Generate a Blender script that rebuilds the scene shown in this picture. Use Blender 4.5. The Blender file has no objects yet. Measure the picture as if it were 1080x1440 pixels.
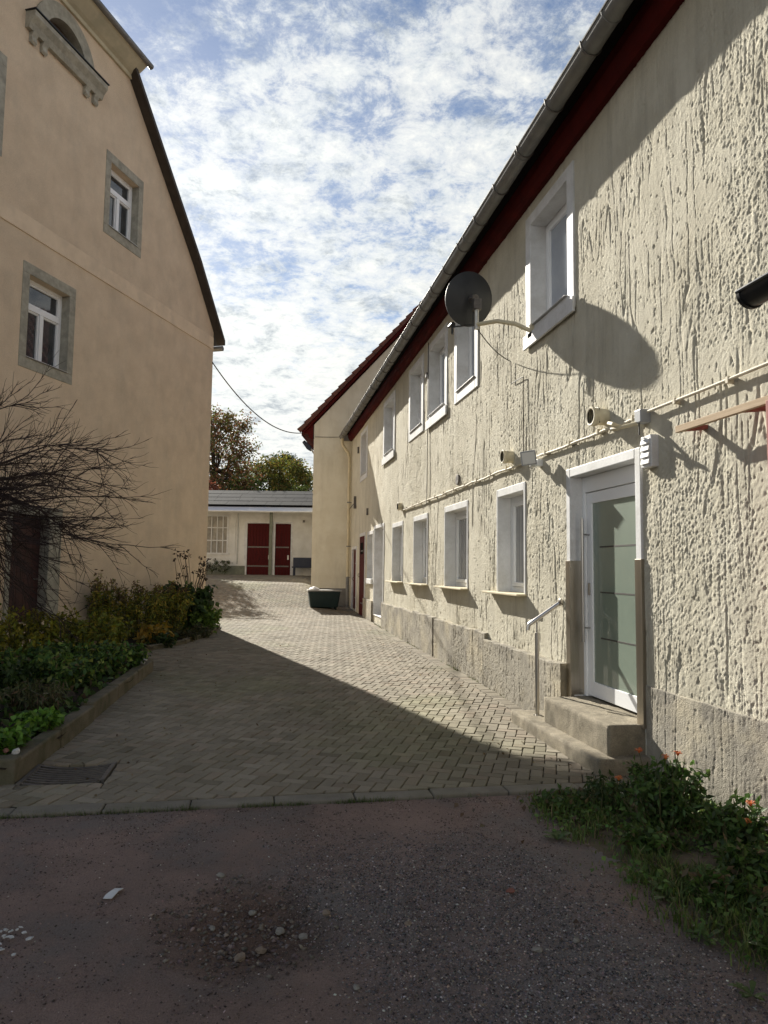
import bpy, math, random
import numpy as np
from mathutils import Vector, Matrix

R = random.Random(7)
NP = np.random.default_rng(11)
S = bpy.context.scene
COL = S.collection
rad = math.radians

# ------------------------------------------------------------------ camera
F = 998.0                                    # focal length in pixels of the 1080 px wide photograph
YAW, PITCH, ROLL = math.atan(177 / F), math.atan(80 / F), .012
EYE = 1.6
f0 = Vector((math.sin(YAW), math.cos(YAW), 0)); r0 = Vector((math.cos(YAW), -math.sin(YAW), 0)); zz = Vector((0, 0, 1))
fw = f0 * math.cos(PITCH) + zz * math.sin(PITCH)
u0 = -f0 * math.sin(PITCH) + zz * math.cos(PITCH)
rt = r0 * math.cos(ROLL) + u0 * math.sin(ROLL)
up = -r0 * math.sin(ROLL) + u0 * math.cos(ROLL)
cd = bpy.data.cameras.new('camera'); cam = bpy.data.objects.new('camera', cd); COL.objects.link(cam)
cam.matrix_world = Matrix(((rt.x, up.x, -fw.x, 0), (rt.y, up.y, -fw.y, 0), (rt.z, up.z, -fw.z, EYE), (0, 0, 0, 1)))
cd.sensor_fit = 'HORIZONTAL'; cd.sensor_width = 36; cd.lens = 36 * F / 1080
cd.clip_start = .05; cd.clip_end = 3000
S.camera = cam
S.render.resolution_x = 768; S.render.resolution_y = 1024

# ------------------------------------------------------------------ sun, sky, exposure
LIGHT = Vector((.277, -1.0, -.555)).normalized()
sd = bpy.data.lights.new('sun', 'SUN'); sun = bpy.data.objects.new('sun', sd); COL.objects.link(sun)
sun.rotation_euler = LIGHT.to_track_quat('-Z', 'Y').to_euler()
sd.energy = 4.4; sd.angle = rad(.53); sd.color = (1.0, .95, .85)
W = bpy.data.worlds.new('World'); S.world = W; W.use_nodes = True
S.view_settings.view_transform = 'Standard'; S.view_settings.look = 'None'
S.view_settings.exposure = 1.32; S.view_settings.gamma = 1.0; S.view_settings.use_curve_mapping = False


def node(nt, t, **kw):
    n = nt.nodes.new(t)
    for k, v in kw.items():
        if k.startswith('i_'):
            n.inputs[k[2:].replace('_', ' ')].default_value = v
        else:
            setattr(n, k, v)
    return n


def ramp(nt, stops, src=None):
    n = nt.nodes.new('ShaderNodeValToRGB')
    el = n.color_ramp.elements
    while len(el) < len(stops):
        el.new(.5)
    for e, (p, c) in zip(el, stops):
        e.position = p
        e.color = (c, c, c, 1) if isinstance(c, (int, float)) else (*c, 1)
    if src is not None:
        nt.links.new(src, n.inputs[0])
    return n


def math_n(nt, op, a, b=None):
    n = nt.nodes.new('ShaderNodeMath'); n.operation = op
    for i, v in enumerate((a, b)):
        if v is None:
            continue
        if isinstance(v, (int, float)):
            n.inputs[i].default_value = v
        else:
            nt.links.new(v, n.inputs[i])
    return n.outputs[0]


def mix_c(nt, fac, a, b, mode='MIX'):
    n = nt.nodes.new('ShaderNodeMix'); n.data_type = 'RGBA'; n.blend_type = mode
    for idx, v in ((0, fac), (6, a), (7, b)):
        if isinstance(v, (int, float)):
            n.inputs[idx].default_value = v
        elif isinstance(v, (tuple, list)):
            n.inputs[idx].default_value = (*v, 1) if len(v) == 3 else v
        else:
            nt.links.new(v, n.inputs[idx])
    return n.outputs[2]


def build_world():
    nt = W.node_tree; nt.nodes.clear()
    out = node(nt, 'ShaderNodeOutputWorld'); bg = node(nt, 'ShaderNodeBackground')
    sky = node(nt, 'ShaderNodeTexSky', sky_type='NISHITA', sun_disc=False)
    sky.sun_elevation = rad(28.1); sky.sun_rotation = rad(-15.5)
    sky.air_density = 1.0; sky.dust_density = .25; sky.ozone_density = 1.6
    tc = node(nt, 'ShaderNodeTexCoord'); sep = node(nt, 'ShaderNodeSeparateXYZ')
    nt.links.new(tc.outputs['Generated'], sep.inputs[0])
    zc = math_n(nt, 'ADD', math_n(nt, 'MAXIMUM', sep.outputs[2], 0.0), .16)
    cb = node(nt, 'ShaderNodeCombineXYZ')
    nt.links.new(math_n(nt, 'DIVIDE', sep.outputs[0], zc), cb.inputs[0])
    nt.links.new(math_n(nt, 'DIVIDE', sep.outputs[1], zc), cb.inputs[1])
    cb.inputs[2].default_value = 3.7
    n1 = node(nt, 'ShaderNodeTexNoise', i_Scale=1.35, i_Detail=5.0, i_Roughness=.55, i_Distortion=.15)
    n2 = node(nt, 'ShaderNodeTexNoise', i_Scale=12.0, i_Detail=12.0, i_Roughness=.72, i_Distortion=.25)
    n3 = node(nt, 'ShaderNodeTexNoise', i_Scale=3.6, i_Detail=8.0, i_Roughness=.62, i_Distortion=.25)
    for n in (n1, n2, n3):
        nt.links.new(cb.outputs[0], n.inputs['Vector'])
    a = math_n(nt, 'ADD', math_n(nt, 'MULTIPLY', n1.outputs[0], .42), math_n(nt, 'MULTIPLY', n2.outputs[0], .62))
    a = math_n(nt, 'ADD', a, math_n(nt, 'MULTIPLY', n3.outputs[0], .38))
    # cloud thins out overhead, thickens toward the horizon
    a = math_n(nt, 'ADD', a, math_n(nt, 'MULTIPLY', math_n(nt, 'SUBTRACT', .40, sep.outputs[2]), .72))
    cov = ramp(nt, [(.535, .05), (.60, .26), (.665, .74), (.76, 1.0)], a)
    n4 = node(nt, 'ShaderNodeTexNoise', i_Scale=9.0, i_Detail=12.0, i_Roughness=.74, i_Distortion=.2)
    off = node(nt, 'ShaderNodeVectorMath', operation='ADD'); off.inputs[1].default_value = (4.2, -2.6, 1.1)
    nt.links.new(cb.outputs[0], off.inputs[0]); nt.links.new(off.outputs[0], n4.inputs['Vector'])
    dens = ramp(nt, [(.36, (.52, .56, .61)), (.47, (.86, .88, .89)), (.56, (.99, .98, .955)), (.68, (.78, .80, .82))], n4.outputs[0])
    scaled = mix_c(nt, 1.0, sky.outputs[0], (.36, .385, .42), 'MULTIPLY')
    dt = node(nt, 'ShaderNodeVectorMath', operation='DOT_PRODUCT'); dt.inputs[1].default_value = tuple(-LIGHT)
    nt.links.new(tc.outputs['Generated'], dt.inputs[0])
    glow = math_n(nt, 'ADD', 1.0, math_n(nt, 'MULTIPLY', math_n(nt, 'POWER', math_n(nt, 'MAXIMUM', dt.outputs['Value'], 0.0), 10.0), .22))
    cloud = mix_c(nt, 1.0, dens.outputs[0], (3.9, 3.95, 3.85), 'MULTIPLY')   # clouds nearer the sun are brighter
    gv = node(nt, 'ShaderNodeVectorMath', operation='SCALE'); nt.links.new(cloud, gv.inputs[0]); nt.links.new(glow, gv.inputs['Scale']); cloud = gv.outputs[0]
    nt.links.new(mix_c(nt, cov.outputs[0], scaled, cloud), bg.inputs[0])
    bg.inputs[1].default_value = .10
    nt.links.new(bg.outputs[0], out.inputs[0])


build_world()


# ------------------------------------------------------------------ materials
def mat(name, c1, c2=None, scale=3.0, rough=.85, bump=0.0, bscale=60.0, metal=0.0, c3=None, scale3=.5, fac3=.5,
        spec=.4, stretch=(1, 1, 1), attr=False, transl=0.0, detail=6.0, coat=0.0, lo=.35, hi=.65, bdetail=6.0, streak=None, speck=0.0):
    m = bpy.data.materials.new(name); m.use_nodes = True
    nt = m.node_tree; b = nt.nodes['Principled BSDF']; outn = nt.nodes['Material Output']
    tc = node(nt, 'ShaderNodeTexCoord'); mp = node(nt, 'ShaderNodeMapping'); mp.inputs['Scale'].default_value = stretch
    nt.links.new(tc.outputs['Object'], mp.inputs[0])
    b.inputs['Roughness'].default_value = rough; b.inputs['Metallic'].default_value = metal
    b.inputs['Specular IOR Level'].default_value = spec; b.inputs['Coat Weight'].default_value = coat
    col = None
    if c2 is None:
        b.inputs['Base Color'].default_value = (*c1, 1)
    else:
        n = node(nt, 'ShaderNodeTexNoise', i_Scale=scale, i_Detail=detail, i_Roughness=.6)
        nt.links.new(mp.outputs[0], n.inputs['Vector'])
        col = ramp(nt, [(lo, c1), (hi, c2)], n.outputs[0]).outputs[0]
        if c3 is not None:
            n3 = node(nt, 'ShaderNodeTexNoise', i_Scale=scale3, i_Detail=5.0, i_Roughness=.65)
            nt.links.new(mp.outputs[0], n3.inputs['Vector'])
            rm = ramp(nt, [(.48, 0.0), (.68, fac3)], n3.outputs[0])
            col = mix_c(nt, rm.outputs[0], col, c3)
    if streak is not None:                                            # dirt runs and stains with their own stretch
        sc_, st_, fs_ = streak
        m2 = node(nt, 'ShaderNodeMapping'); m2.inputs['Scale'].default_value = st_; nt.links.new(tc.outputs['Object'], m2.inputs[0])
        ns = node(nt, 'ShaderNodeTexNoise', i_Scale=1.0, i_Detail=8.0, i_Roughness=.7); nt.links.new(m2.outputs[0], ns.inputs['Vector'])
        col = mix_c(nt, ramp(nt, [(.50, 0.0), (.74, fs_)], ns.outputs[0]).outputs[0], col, sc_)
    if speck:                                                         # grain
        ng = node(nt, 'ShaderNodeTexNoise', i_Scale=bscale * .9, i_Detail=4.0, i_Roughness=.7); nt.links.new(mp.outputs[0], ng.inputs['Vector'])
        col = mix_c(nt, 1.0, col, ramp(nt, [(.25, 1 - speck), (.75, 1.0)], ng.outputs[0]).outputs[0], 'MULTIPLY')
    if attr:
        at = node(nt, 'ShaderNodeAttribute', attribute_name='col')
        col = at.outputs[0] if col is None else mix_c(nt, 1.0, col, at.outputs[0], 'MULTIPLY')
    if col is not None:
        nt.links.new(col, b.inputs['Base Color'])
    if bump:
        nb = node(nt, 'ShaderNodeTexNoise', i_Scale=bscale, i_Detail=bdetail, i_Roughness=.6)
        nt.links.new(mp.outputs[0], nb.inputs['Vector'])
        bp = node(nt, 'ShaderNodeBump', i_Strength=1.0, i_Distance=bump)
        nt.links.new(nb.outputs[0], bp.inputs['Height']); nt.links.new(bp.outputs[0], b.inputs['Normal'])
    if transl:
        tr = node(nt, 'ShaderNodeBsdfTranslucent'); mx = node(nt, 'ShaderNodeMixShader'); mx.inputs[0].default_value = transl
        if col is not None:
            nt.links.new(col, tr.inputs[0])
        else:
            tr.inputs[0].default_value = (*c1, 1)
        nt.links.new(b.outputs[0], mx.inputs[1]); nt.links.new(tr.outputs[0], mx.inputs[2])
        nt.links.new(mx.outputs[0], outn.inputs[0])
    return m


M = dict(
    stucco=mat('cream_stucco', (.75, .705, .575), (.65, .605, .48), 2.2, .95, .012, 190, c3=(.52, .465, .345), scale3=.9, fac3=.40, spec=.15, streak=((.37, .34, .27), (2, 5, .5), .55), speck=.2),
    plinth=mat('grey_plinth_render', (.42, .385, .315), (.24, .22, .185), 3.0, .95, .012, 120, c3=(.52, .46, .34), scale3=1.6, fac3=.8, spec=.15),
    white=mat('white_paint', (.74, .74, .735), (.64, .64, .63), 4.0, .6, .0012, 40, c3=(.50, .485, .45), scale3=3.0, fac3=.6, speck=.12),
    plastic=mat('white_window_plastic', (.80, .81, .82), rough=.3, spec=.5),
    pane=mat('curtained_glass', (.13, .135, .14), (.30, .30, .295), 2.0, .05, spec=.8, stretch=(1, 9, .3), coat=.6),
    panedark=mat('dark_window_glass', (.015, .018, .024), (.05, .055, .06), 3.0, .04, spec=.9),
    panesky=mat('sky_tinted_window_glass', (.30, .34, .40), (.42, .45, .50), 1.5, .12, spec=.6),  # pale blue-grey base colour imitates sky reflected in the upper panes
    frost=mat('frosted_door_glass', (.17, .215, .175), (.20, .25, .20), 2.0, .4, spec=.5, coat=1.0),
    steel=mat('brushed_steel', (.50, .48, .45), (.42, .40, .37), 60.0, .28, metal=1.0, stretch=(1, 1, .02)),
    steeldark=mat('weathered_steel_plate', (.52, .47, .40), (.38, .34, .28), 9.0, .30, metal=1.0, stretch=(1, 1, .1)),
    red=mat('ox_blood_red_wood', (.085, .008, .008), (.055, .007, .007), 6.0, .7, .0015, 30, spec=.15, stretch=(8, 8, .6)),
    eave=mat('red_eave_boards', (.085, .008, .007), (.055, .006, .006), 3.0, .7, .001, 30, spec=.1),
    zinc=mat('zinc_gutter', (.22, .22, .215), (.16, .16, .155), 5.0, .55, .0006, 25, metal=.3, c3=(.20, .19, .17), scale3=3.0, fac3=.7),
    black=mat('black_gutter_paint', (.012, .013, .015), (.02, .02, .022), 8.0, .35),
    dark=mat('dark_recess', (.008, .007, .007), rough=1.0, spec=.05),
    creampipe=mat('cream_pipe', (.62, .55, .38), (.52, .45, .30), 5.0, .55, .0005, 30),
    concrete=mat('worn_concrete', (.40, .35, .26), (.27, .235, .175), 6.0, .95, .009, 110, c3=(.17, .15, .11), scale3=5.0, fac3=.7, spec=.2, speck=.45),
    kerb=mat('kerb_concrete', (.22, .20, .165), (.16, .145, .12), 6.0, .95, .004, 80, c3=(.16, .15, .10), scale3=2.0, fac3=.6, spec=.2),
    mosskerb=mat('mossy_concrete', (.17, .145, .105), (.105, .095, .065), 4.0, .95, .008, 60, c3=(.075, .08, .04), scale3=2.0, fac3=.6, spec=.2),
    peach=mat('peach_render', (.80, .645, .475), (.71, .56, .405), 2.4, .95, .012, 60, c3=(.56, .46, .345), scale3=1.3, fac3=.4, spec=.15, streak=((.40, .345, .265), (1.6, 1.6, .55), .28), speck=.24),
    peachband=mat('smooth_peach_band', (.75, .605, .445), (.67, .535, .39), 3.0, .95, .003, 40, c3=(.50, .41, .31), scale3=1.4, fac3=.5, spec=.15),
    sandstone=mat('grey_sandstone', (.42, .395, .325), (.30, .285, .235), 9.0, .95, .006, 50, c3=(.20, .19, .16), scale3=2.4, fac3=.6, spec=.15),
    cornice=mat('pale_cornice', (.55, .50, .36), (.46, .42, .31), 3.0, .8, .001, 30, c3=(.40, .38, .27), scale3=1.5, fac3=.6),
    slate=mat('slate_roof', (.045, .047, .052), (.075, .073, .072), 4.0, .7, .006, 30),
    verge=mat('dark_verge_board', (.038, .030, .024), (.06, .046, .035), 6.0, .7, .002, 20),
    cream=mat('smooth_cream_render', (.72, .685, .565), (.65, .61, .49), 1.6, .95, .003, 70, c3=(.54, .48, .35), scale3=1.0, fac3=.5, spec=.15, streak=((.40, .36, .27), (2, 2, .5), .5), speck=.1),
    greybase=mat('grey_base_paint', (.20, .195, .18), (.15, .145, .135), 5.0, .9, .002, 50),
    tile=mat('red_clay_tiles', (.15, .055, .038), (.10, .042, .033), 8.0, .85, .003, 40, c3=(.10, .06, .045), scale3=3.0, fac3=.7),
    shedwall=mat('shed_limewash', (.74, .73, .69), (.62, .61, .57), 1.5, .95, .003, 40, c3=(.48, .46, .40), scale3=1.0, fac3=.6),
    shedroof=mat('weathered_roofing_felt', (.016, .016, .018), (.036, .036, .038), 2.0, .9, .004, 20, stretch=(.35, 2, 2), spec=.03, c3=(.06, .057, .053), scale3=1.4, fac3=.5),
    postpaint=mat('green_grey_post_paint', (.20, .21, .16), (.15, .16, .12), 6.0, .8),
    tub=mat('dark_teal_plastic', (.004, .015, .015), (.006, .022, .021), 5.0, .5),
    lid=mat('grey_board', (.36, .35, .32), (.28, .27, .25), 6.0, .8),
    bag=mat('white_sack', (.80, .79, .76), (.70, .69, .66), 6.0, .6),
    bluewood=mat('dark_blue_paint', (.02, .028, .05), (.03, .036, .06), 6.0, .6),
    dish=mat('anthracite_dish', (.026, .028, .032), (.038, .040, .044), 4.0, .5, .0004, 20),
    galv=mat('galvanised_metal', (.52, .51, .48), (.40, .39, .37), 12.0, .45, metal=.6),
    lampgrey=mat('grey_lamp_housing', (.30, .31, .32), rough=.45),
    lampglass=mat('clear_lamp_cover', (.62, .62, .60), rough=.15, spec=.6),
    pipe=mat('ivory_vent_pipe', (.66, .60, .44), (.56, .49, .34), 9.0, .5, .0006, 40),
    cable=mat('painted_cable', (.66, .60, .46), (.54, .48, .36), 10.0, .7),
    cabledark=mat('dark_cable', (.05, .045, .04), rough=.6),
    timber=mat('raw_timber', (.50, .38, .25), (.40, .29, .18), 4.0, .85, .001, 30, stretch=(20, 1, 20)),
    redpost=mat('rust_red_paint', (.30, .075, .05), (.22, .055, .04), 6.0, .7, .001, 30),
    iron=mat('cast_iron', (.11, .10, .095), (.17, .155, .14), 20.0, .55, .001, 60, metal=.6),
    gravelroad=mat('reddish_dirt_road', (.36, .262, .222), (.235, .178, .155), 1.6, .97, .018, 130, c3=(.26, .24, .225), scale3=.8, fac3=.9, spec=.15, detail=12, bdetail=9, speck=.4, attr=True),
    soil=mat('dark_soil', (.05, .038, .026), (.028, .022, .016), 6.0, 1.0, .02, 30, spec=.1),
    vergesoil=mat('mossy_verge_soil', (.17, .135, .095), (.11, .09, .062), 5.0, 1.0, .012, 60, c3=(.075, .10, .03), scale3=2.2, fac3=.8, spec=.1),
    sandjoint=mat('dark_paving_joint', (.038, .032, .024), (.026, .024, .017), 5.0, 1.0, spec=.1),
    field=mat('rough_ground', (.14, .12, .085), (.10, .09, .06), .6, 1.0, .02, 8, spec=.1),
    brick=mat('concrete_pavers', (.94, .92, .88), (1.0, 1.0, .98), 40.0, .92, .0016, 220, attr=True, spec=.25,
              c3=(.82, .83, .72), scale3=.6, fac3=.5),
    leaf=mat('leaf', (.8, .8, .8), (1, 1, 1), 3.0, .55, attr=True, transl=.35),
    stone=mat('stone', (.8, .8, .8), (1, 1, 1), 30.0, .95, attr=True, spec=.2),
    bark=mat('bark', (.055, .042, .032), (.035, .028, .022), 10.0, .95, .01, 25),
    twig=mat('dark_twig_bark', (.028, .018, .017), (.045, .028, .025), 8.0, .85),
    stemgreen=mat('plant_stem', (.06, .075, .025), (.09, .08, .035), 8.0, .8),
    petal=mat('orange_petals', (.60, .14, .04), (.68, .23, .06), 20.0, .6, transl=.3),
    paper=mat('grey_white_scrap', (.62, .63, .63), (.52, .53, .53), 10.0, .8),
    whitemark=mat('worn_white_lime', (.55, .55, .54), (.42, .42, .41), 12.0, .9),
)


# ------------------------------------------------------------------ builders
ORIG = {}


def origin(o):
    while o is not None:
        if o.name in ORIG:
            return ORIG[o.name]
        o = o.parent
    return Vector((0, 0, 0))


def tag(o, label=None, cat=None, group=None, kind=None):
    if label: o['label'] = label
    if cat: o['category'] = cat
    if group: o['group'] = group
    if kind: o['kind'] = kind
    return o


def thing(name, label, cat, loc=(0, 0, 0), rz=0.0, group=None, world=True):
    """Empty at the thing's base. world=True: its parts are given in world coordinates (rz must be 0)."""
    o = bpy.data.objects.new(name, None); COL.objects.link(o)
    o.empty_display_size = .2
    o.location = loc; o.rotation_euler = (0, 0, rz)
    tag(o, label, cat, group)
    if world:
        ORIG[o.name] = Vector(loc)
    return o


def np_obj(name, V, Fc, material, parent=None, smooth=False, col=None):
    """V (n,3) array, Fc (m,k) array of faces with the same number of corners."""
    V = np.asarray(V, dtype=np.float32); Fc = np.asarray(Fc, dtype=np.int32)
    og = origin(parent)
    V = V - np.array(og, dtype=np.float32)
    me = bpy.data.meshes.new(name)
    m, k = Fc.shape
    me.vertices.add(len(V)); me.vertices.foreach_set('co', V.ravel())
    me.loops.add(m * k); me.loops.foreach_set('vertex_index', Fc.ravel())
    me.polygons.add(m)
    me.polygons.foreach_set('loop_start', np.arange(0, m * k, k, dtype=np.int32))
    me.polygons.foreach_set('loop_total', np.full(m, k, dtype=np.int32))
    if smooth:
        me.polygons.foreach_set('use_smooth', np.ones(m, dtype=bool))
    me.update(calc_edges=True)
    if col is not None:
        ca = me.color_attributes.new('col', 'FLOAT_COLOR', 'POINT')
        c4 = np.ones((len(V), 4), dtype=np.float32); c4[:, :3] = col
        ca.data.foreach_set('color', c4.ravel())
    me.materials.append(material)
    me.validate()
    o = bpy.data.objects.new(name, me); COL.objects.link(o)
    o.parent = parent
    return o


class MB:
    def __init__(s):
        s.v = []; s.f = []

    def add(s, vs, fs):
        n = len(s.v); s.v += [tuple(v) for v in vs]; s.f += [tuple(i + n for i in f) for f in fs]
        return s

    def box(s, x0, x1, y0, y1, z0, z1):
        v = [(x, y, z) for z in (z0, z1) for y in (y0, y1) for x in (x0, x1)]
        return s.add(v, [(0, 2, 3, 1), (4, 5, 7, 6), (0, 1, 5, 4), (2, 6, 7, 3), (0, 4, 6, 2), (1, 3, 7, 5)])

    def prism(s, pts, d):
        """pts: 3d polygon, d: extrusion vector."""
        n = len(pts); d = Vector(d); a = [Vector(p) for p in pts]
        return s.add(a + [p + d for p in a], [tuple(range(n))[::-1], tuple(range(n, 2 * n))] +
                     [(i, (i + 1) % n, n + (i + 1) % n, n + i) for i in range(n)])

    def tube(s, pts, r, sides=8, caps=True, start=0.0, span=2 * math.pi):
        pts = [Vector(p) for p in pts]; n = len(pts)
        rs = r if isinstance(r, (list, tuple)) else [r] * n
        t = (pts[1] - pts[0]).normalized()
        ref = Vector((0, 0, 1)) if abs(t.z) < .9 else Vector((1, 0, 0))
        a = t.cross(ref).normalized()
        vs = []
        for i, p in enumerate(pts):
            t = (pts[min(i + 1, n - 1)] - pts[max(i - 1, 0)]).normalized()
            a = (a - t * a.dot(t)).normalized(); b = t.cross(a)
            for k in range(sides):
                w = start + span * k / sides
                vs.append(p + (a * math.cos(w) + b * math.sin(w)) * rs[i])
        fs = [(i * sides + k, i * sides + (k + 1) % sides, (i + 1) * sides + (k + 1) % sides, (i + 1) * sides + k)
              for i in range(n - 1) for k in range(sides)]
        if caps:
            fs += [tuple(range(sides))[::-1], tuple((n - 1) * sides + k for k in range(sides))]
        return s.add(vs, fs)

    def lathe(s, c, axis, prof, sides=24):
        """prof: list of (distance along axis, radius)."""
        ax = Vector(axis).normalized(); ref = Vector((0, 0, 1)) if abs(ax.z) < .9 else Vector((1, 0, 0))
        a = ax.cross(ref).normalized(); b = ax.cross(a); c = Vector(c)
        vs = [c + ax * d + (a * math.cos(2 * math.pi * k / sides) + b * math.sin(2 * math.pi * k / sides)) * r
              for d, r in prof for k in range(sides)]
        n = len(prof)
        fs = [(i * sides + k, i * sides + (k + 1) % sides, (i + 1) * sides + (k + 1) % sides, (i + 1) * sides + k)
              for i in range(n - 1) for k in range(sides)]
        fs += [tuple(range(sides)), tuple((n - 1) * sides + k for k in range(sides))]
        return s.add(vs, fs)

    def build(s, name, material, parent=None, smooth=False, bevel=0.0, seg=2):
        og = origin(parent)
        me = bpy.data.meshes.new(name)
        me.from_pydata([tuple(Vector(v) - og) for v in s.v], [], s.f)
        me.validate()
        import bmesh
        bm = bmesh.new(); bm.from_mesh(me); bmesh.ops.recalc_face_normals(bm, faces=bm.faces); bm.to_mesh(me); bm.free()
        if smooth:
            for p in me.polygons: p.use_smooth = True
        me.materials.append(material)
        o = bpy.data.objects.new(name, me); COL.objects.link(o); o.parent = parent
        if bevel:
            b = o.modifiers.new('bevel', 'BEVEL'); b.width = bevel; b.segments = seg; b.limit_method = 'ANGLE'
        if smooth:
            try:
                me.set_sharp_from_angle(angle=rad(40))
            except Exception:
                pass
        return o


def carve(o, cutter):
    """Cut the boxes of an MB out of a mesh object, keep the evaluated mesh."""
    c = cutter.build('cutter', M['dark'])
    c.matrix_world = Matrix.Identity(4)
    par = o.parent; o.parent = None
    md = o.modifiers.new('cut', 'BOOLEAN'); md.object = c; md.solver = 'EXACT'; md.operation = 'DIFFERENCE'
    bpy.context.view_layer.update()
    dg = bpy.context.evaluated_depsgraph_get()
    me = bpy.data.meshes.new_from_object(o.evaluated_get(dg))
    o.modifiers.clear(); o.data = me; o.parent = par
    bpy.data.objects.remove(c)


# value noise in numpy -----------------------------------------------------
_T = np.random.default_rng(3).random((256, 256)).astype(np.float32)


def vn(u, v, seed=0):
    u = u + seed * 17.31; v = v + seed * 9.73
    iu = np.floor(u).astype(int); iv = np.floor(v).astype(int)
    fu = u - iu; fv = v - iv
    fu = fu * fu * (3 - 2 * fu); fv = fv * fv * (3 - 2 * fv)
    a = _T[iu & 255, iv & 255]; b = _T[(iu + 1) & 255, iv & 255]; c = _T[iu & 255, (iv + 1) & 255]; d = _T[(iu + 1) & 255, (iv + 1) & 255]
    return (a * (1 - fu) + b * fu) * (1 - fv) + (c * (1 - fu) + d * fu) * fv


def fbm(u, v, seed=0, o=4):
    s = 0; a = .5; n = 0
    for i in range(o):
        s = s + a * vn(u * 2 ** i, v * 2 ** i, seed + i); n += a; a *= .55
    return s / n


HY = [-200, 7, 9, 11, 18, 21, 22.5, 24.2, 25.6, 27, 30, 33, 45, 400]
HL = [0, 0, .045, .065, .155, .215, .36, .70, 1.02, 1.17, 1.24, 1.27, 1.6, 6]
HR = [0, 0, .045, .065, .155, .205, .24, .29, .50, .80, 1.15, 1.27, 1.6, 6]


def gh(y, x=0.0):
    """height of the yard: level, then rising to the shed, lower along the long house."""
    w = np.clip((3.0 - np.asarray(x)) / 1.4, 0, 1); w = w * w * (3 - 2 * w)
    return np.interp(y, HY, HL) * w + np.interp(y, HY, HR) * (1 - w)


# ================================================================== SETTING: ground
def axis(*segs):
    out = []
    for a, b, s in segs:
        out += list(np.arange(a, b - 1e-6, s))
    return np.array(out + [segs[-1][1]])


def grid_faces(nx, ny):
    i = np.arange(nx * ny).reshape(ny, nx)
    return np.stack([i[:-1, :-1], i[:-1, 1:], i[1:, 1:], i[1:, :-1]], -1).reshape(-1, 4)


def make_ground():
    xs = axis((-500, -60, 40), (-60, 60, 4), (60, 500, 40)); ys = axis((-300, -40, 20), (-40, 60, 2), (60, 600, 30))
    X, Y = np.meshgrid(xs, ys)
    Z = gh(Y, X) - .12
    tag(np_obj('ground', np.stack([X, Y, Z], -1).reshape(-1, 3), grid_faces(len(xs), len(ys)), M['field']), kind='structure')
    # the dirt road in front, with the pothole
    xs = axis((-40, -4, 1.0), (-4, -1.6, .05), (-1.6, 3.1, .016), (3.1, 3.12, .02)); ys = axis((-30, -2, 1.0), (-2, 2.2, .08), (2.2, 5.03, .016))
    X, Y = np.meshgrid(xs, ys)
    Z = -.017 + .022 * (fbm(X * 1.3, Y * 1.3, 1) - .5) + .012 * (fbm(X * 7, Y * 7, 2) - .5) + .007 * (fbm(X * 34, Y * 34, 5, 3) - .5)
    d = np.hypot((X - .02) / .42, (Y - 3.42) / .42) + .35 * (fbm(X * 4, Y * 4, 8) - .5)
    hole = np.clip(1.15 - d, 0, .75)
    Z = Z - .075 * hole + .022 * hole * (fbm(X * 40, Y * 40, 12, 2) - .5)
    Z = np.where(Y > 4.9, np.minimum(Z, -.02), Z)
    grey = np.clip(1.15 - np.abs((X - 1.0 - .25 * (3.4 - Y)) / .75) ** 2 + 1.2 * (fbm(X * 2.5, Y * 2.5, 22) - .5), 0, 1) * np.clip((4.6 - Y) / .9, 0, 1)
    h_ = np.clip(hole * 1.6, 0, 1) * np.clip(.4 + 1.4 * fbm(X * 6, Y * 6, 27), 0, 1)
    patch = .82 + .36 * fbm(X * 1.1, Y * 2.2, 29)
    cc = (np.array([1, 1, 1.0]) * (1 - grey[..., None]) + np.array([.86, .95, 1.02]) * grey[..., None]) * patch[..., None]
    cc = cc * (1 - h_[..., None]) + np.array([.50, .46, .42]) * h_[..., None]
    tag(np_obj('road', np.stack([X, Y, Z], -1).reshape(-1, 3), grid_faces(len(xs), len(ys)), M['gravelroad'], smooth=True, col=cc.reshape(-1, 3)), kind='structure')


make_ground()

ANG = math.atan(177 / F) + math.atan(258 / F)                 # the gable house's front runs this far clockwise of +Y
fd = Vector((math.sin(ANG), math.cos(ANG), 0)); fn = Vector((math.cos(ANG), -math.sin(ANG), 0))
LD = 9.0


def gl(s, n=0.0, z=0.0):
    """gable house coordinates (along front, out of front, up) -> world"""
    return fd * s + fn * (-LD + n) + Vector((0, 0, z))


BED1 = [(-8.5, 5.78), (-1.80, 5.78), (-1.56, 10.95), (-2.25, 11.9), (-4.6, 11.4)]
BED2 = [(-3.25, 14.35), (-2.65, 13.75), (-1.93, 13.25), (-1.38, 14.4), (-1.0, 16.0), (-.9, 17.5), (-1.2, 18.9)]


def inside(poly, x, y):
    c = np.zeros(np.shape(x), bool); n = len(poly)
    for i in range(n):
        (x0, y0), (x1, y1) = poly[i], poly[i - 1]
        c ^= ((y0 > y) != (y1 > y)) & (x < (x1 - x0) * (y - y0) / (y1 - y0 + 1e-12) + x0)
    return c


def clip(poly, a, b):
    """keep the part of poly left of a->b"""
    out = []; ax, ay = a; bx, by = b
    sd_ = [(bx - ax) * (p[1] - ay) - (by - ay) * (p[0] - ax) for p in poly]
    for i in range(len(poly)):
        p, q = poly[i], poly[(i + 1) % len(poly)]; d, e = sd_[i], sd_[(i + 1) % len(poly)]
        if d >= 0: out.append(p)
        if (d >= 0) != (e >= 0):
            t = d / (d - e); out.append((p[0] + (q[0] - p[0]) * t, p[1] + (q[1] - p[1]) * t))
    return out


FRONT_A, FRONT_B = (-6.0, 5.20), (3.14, 5.20)
WALLX = 3.115


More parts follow.
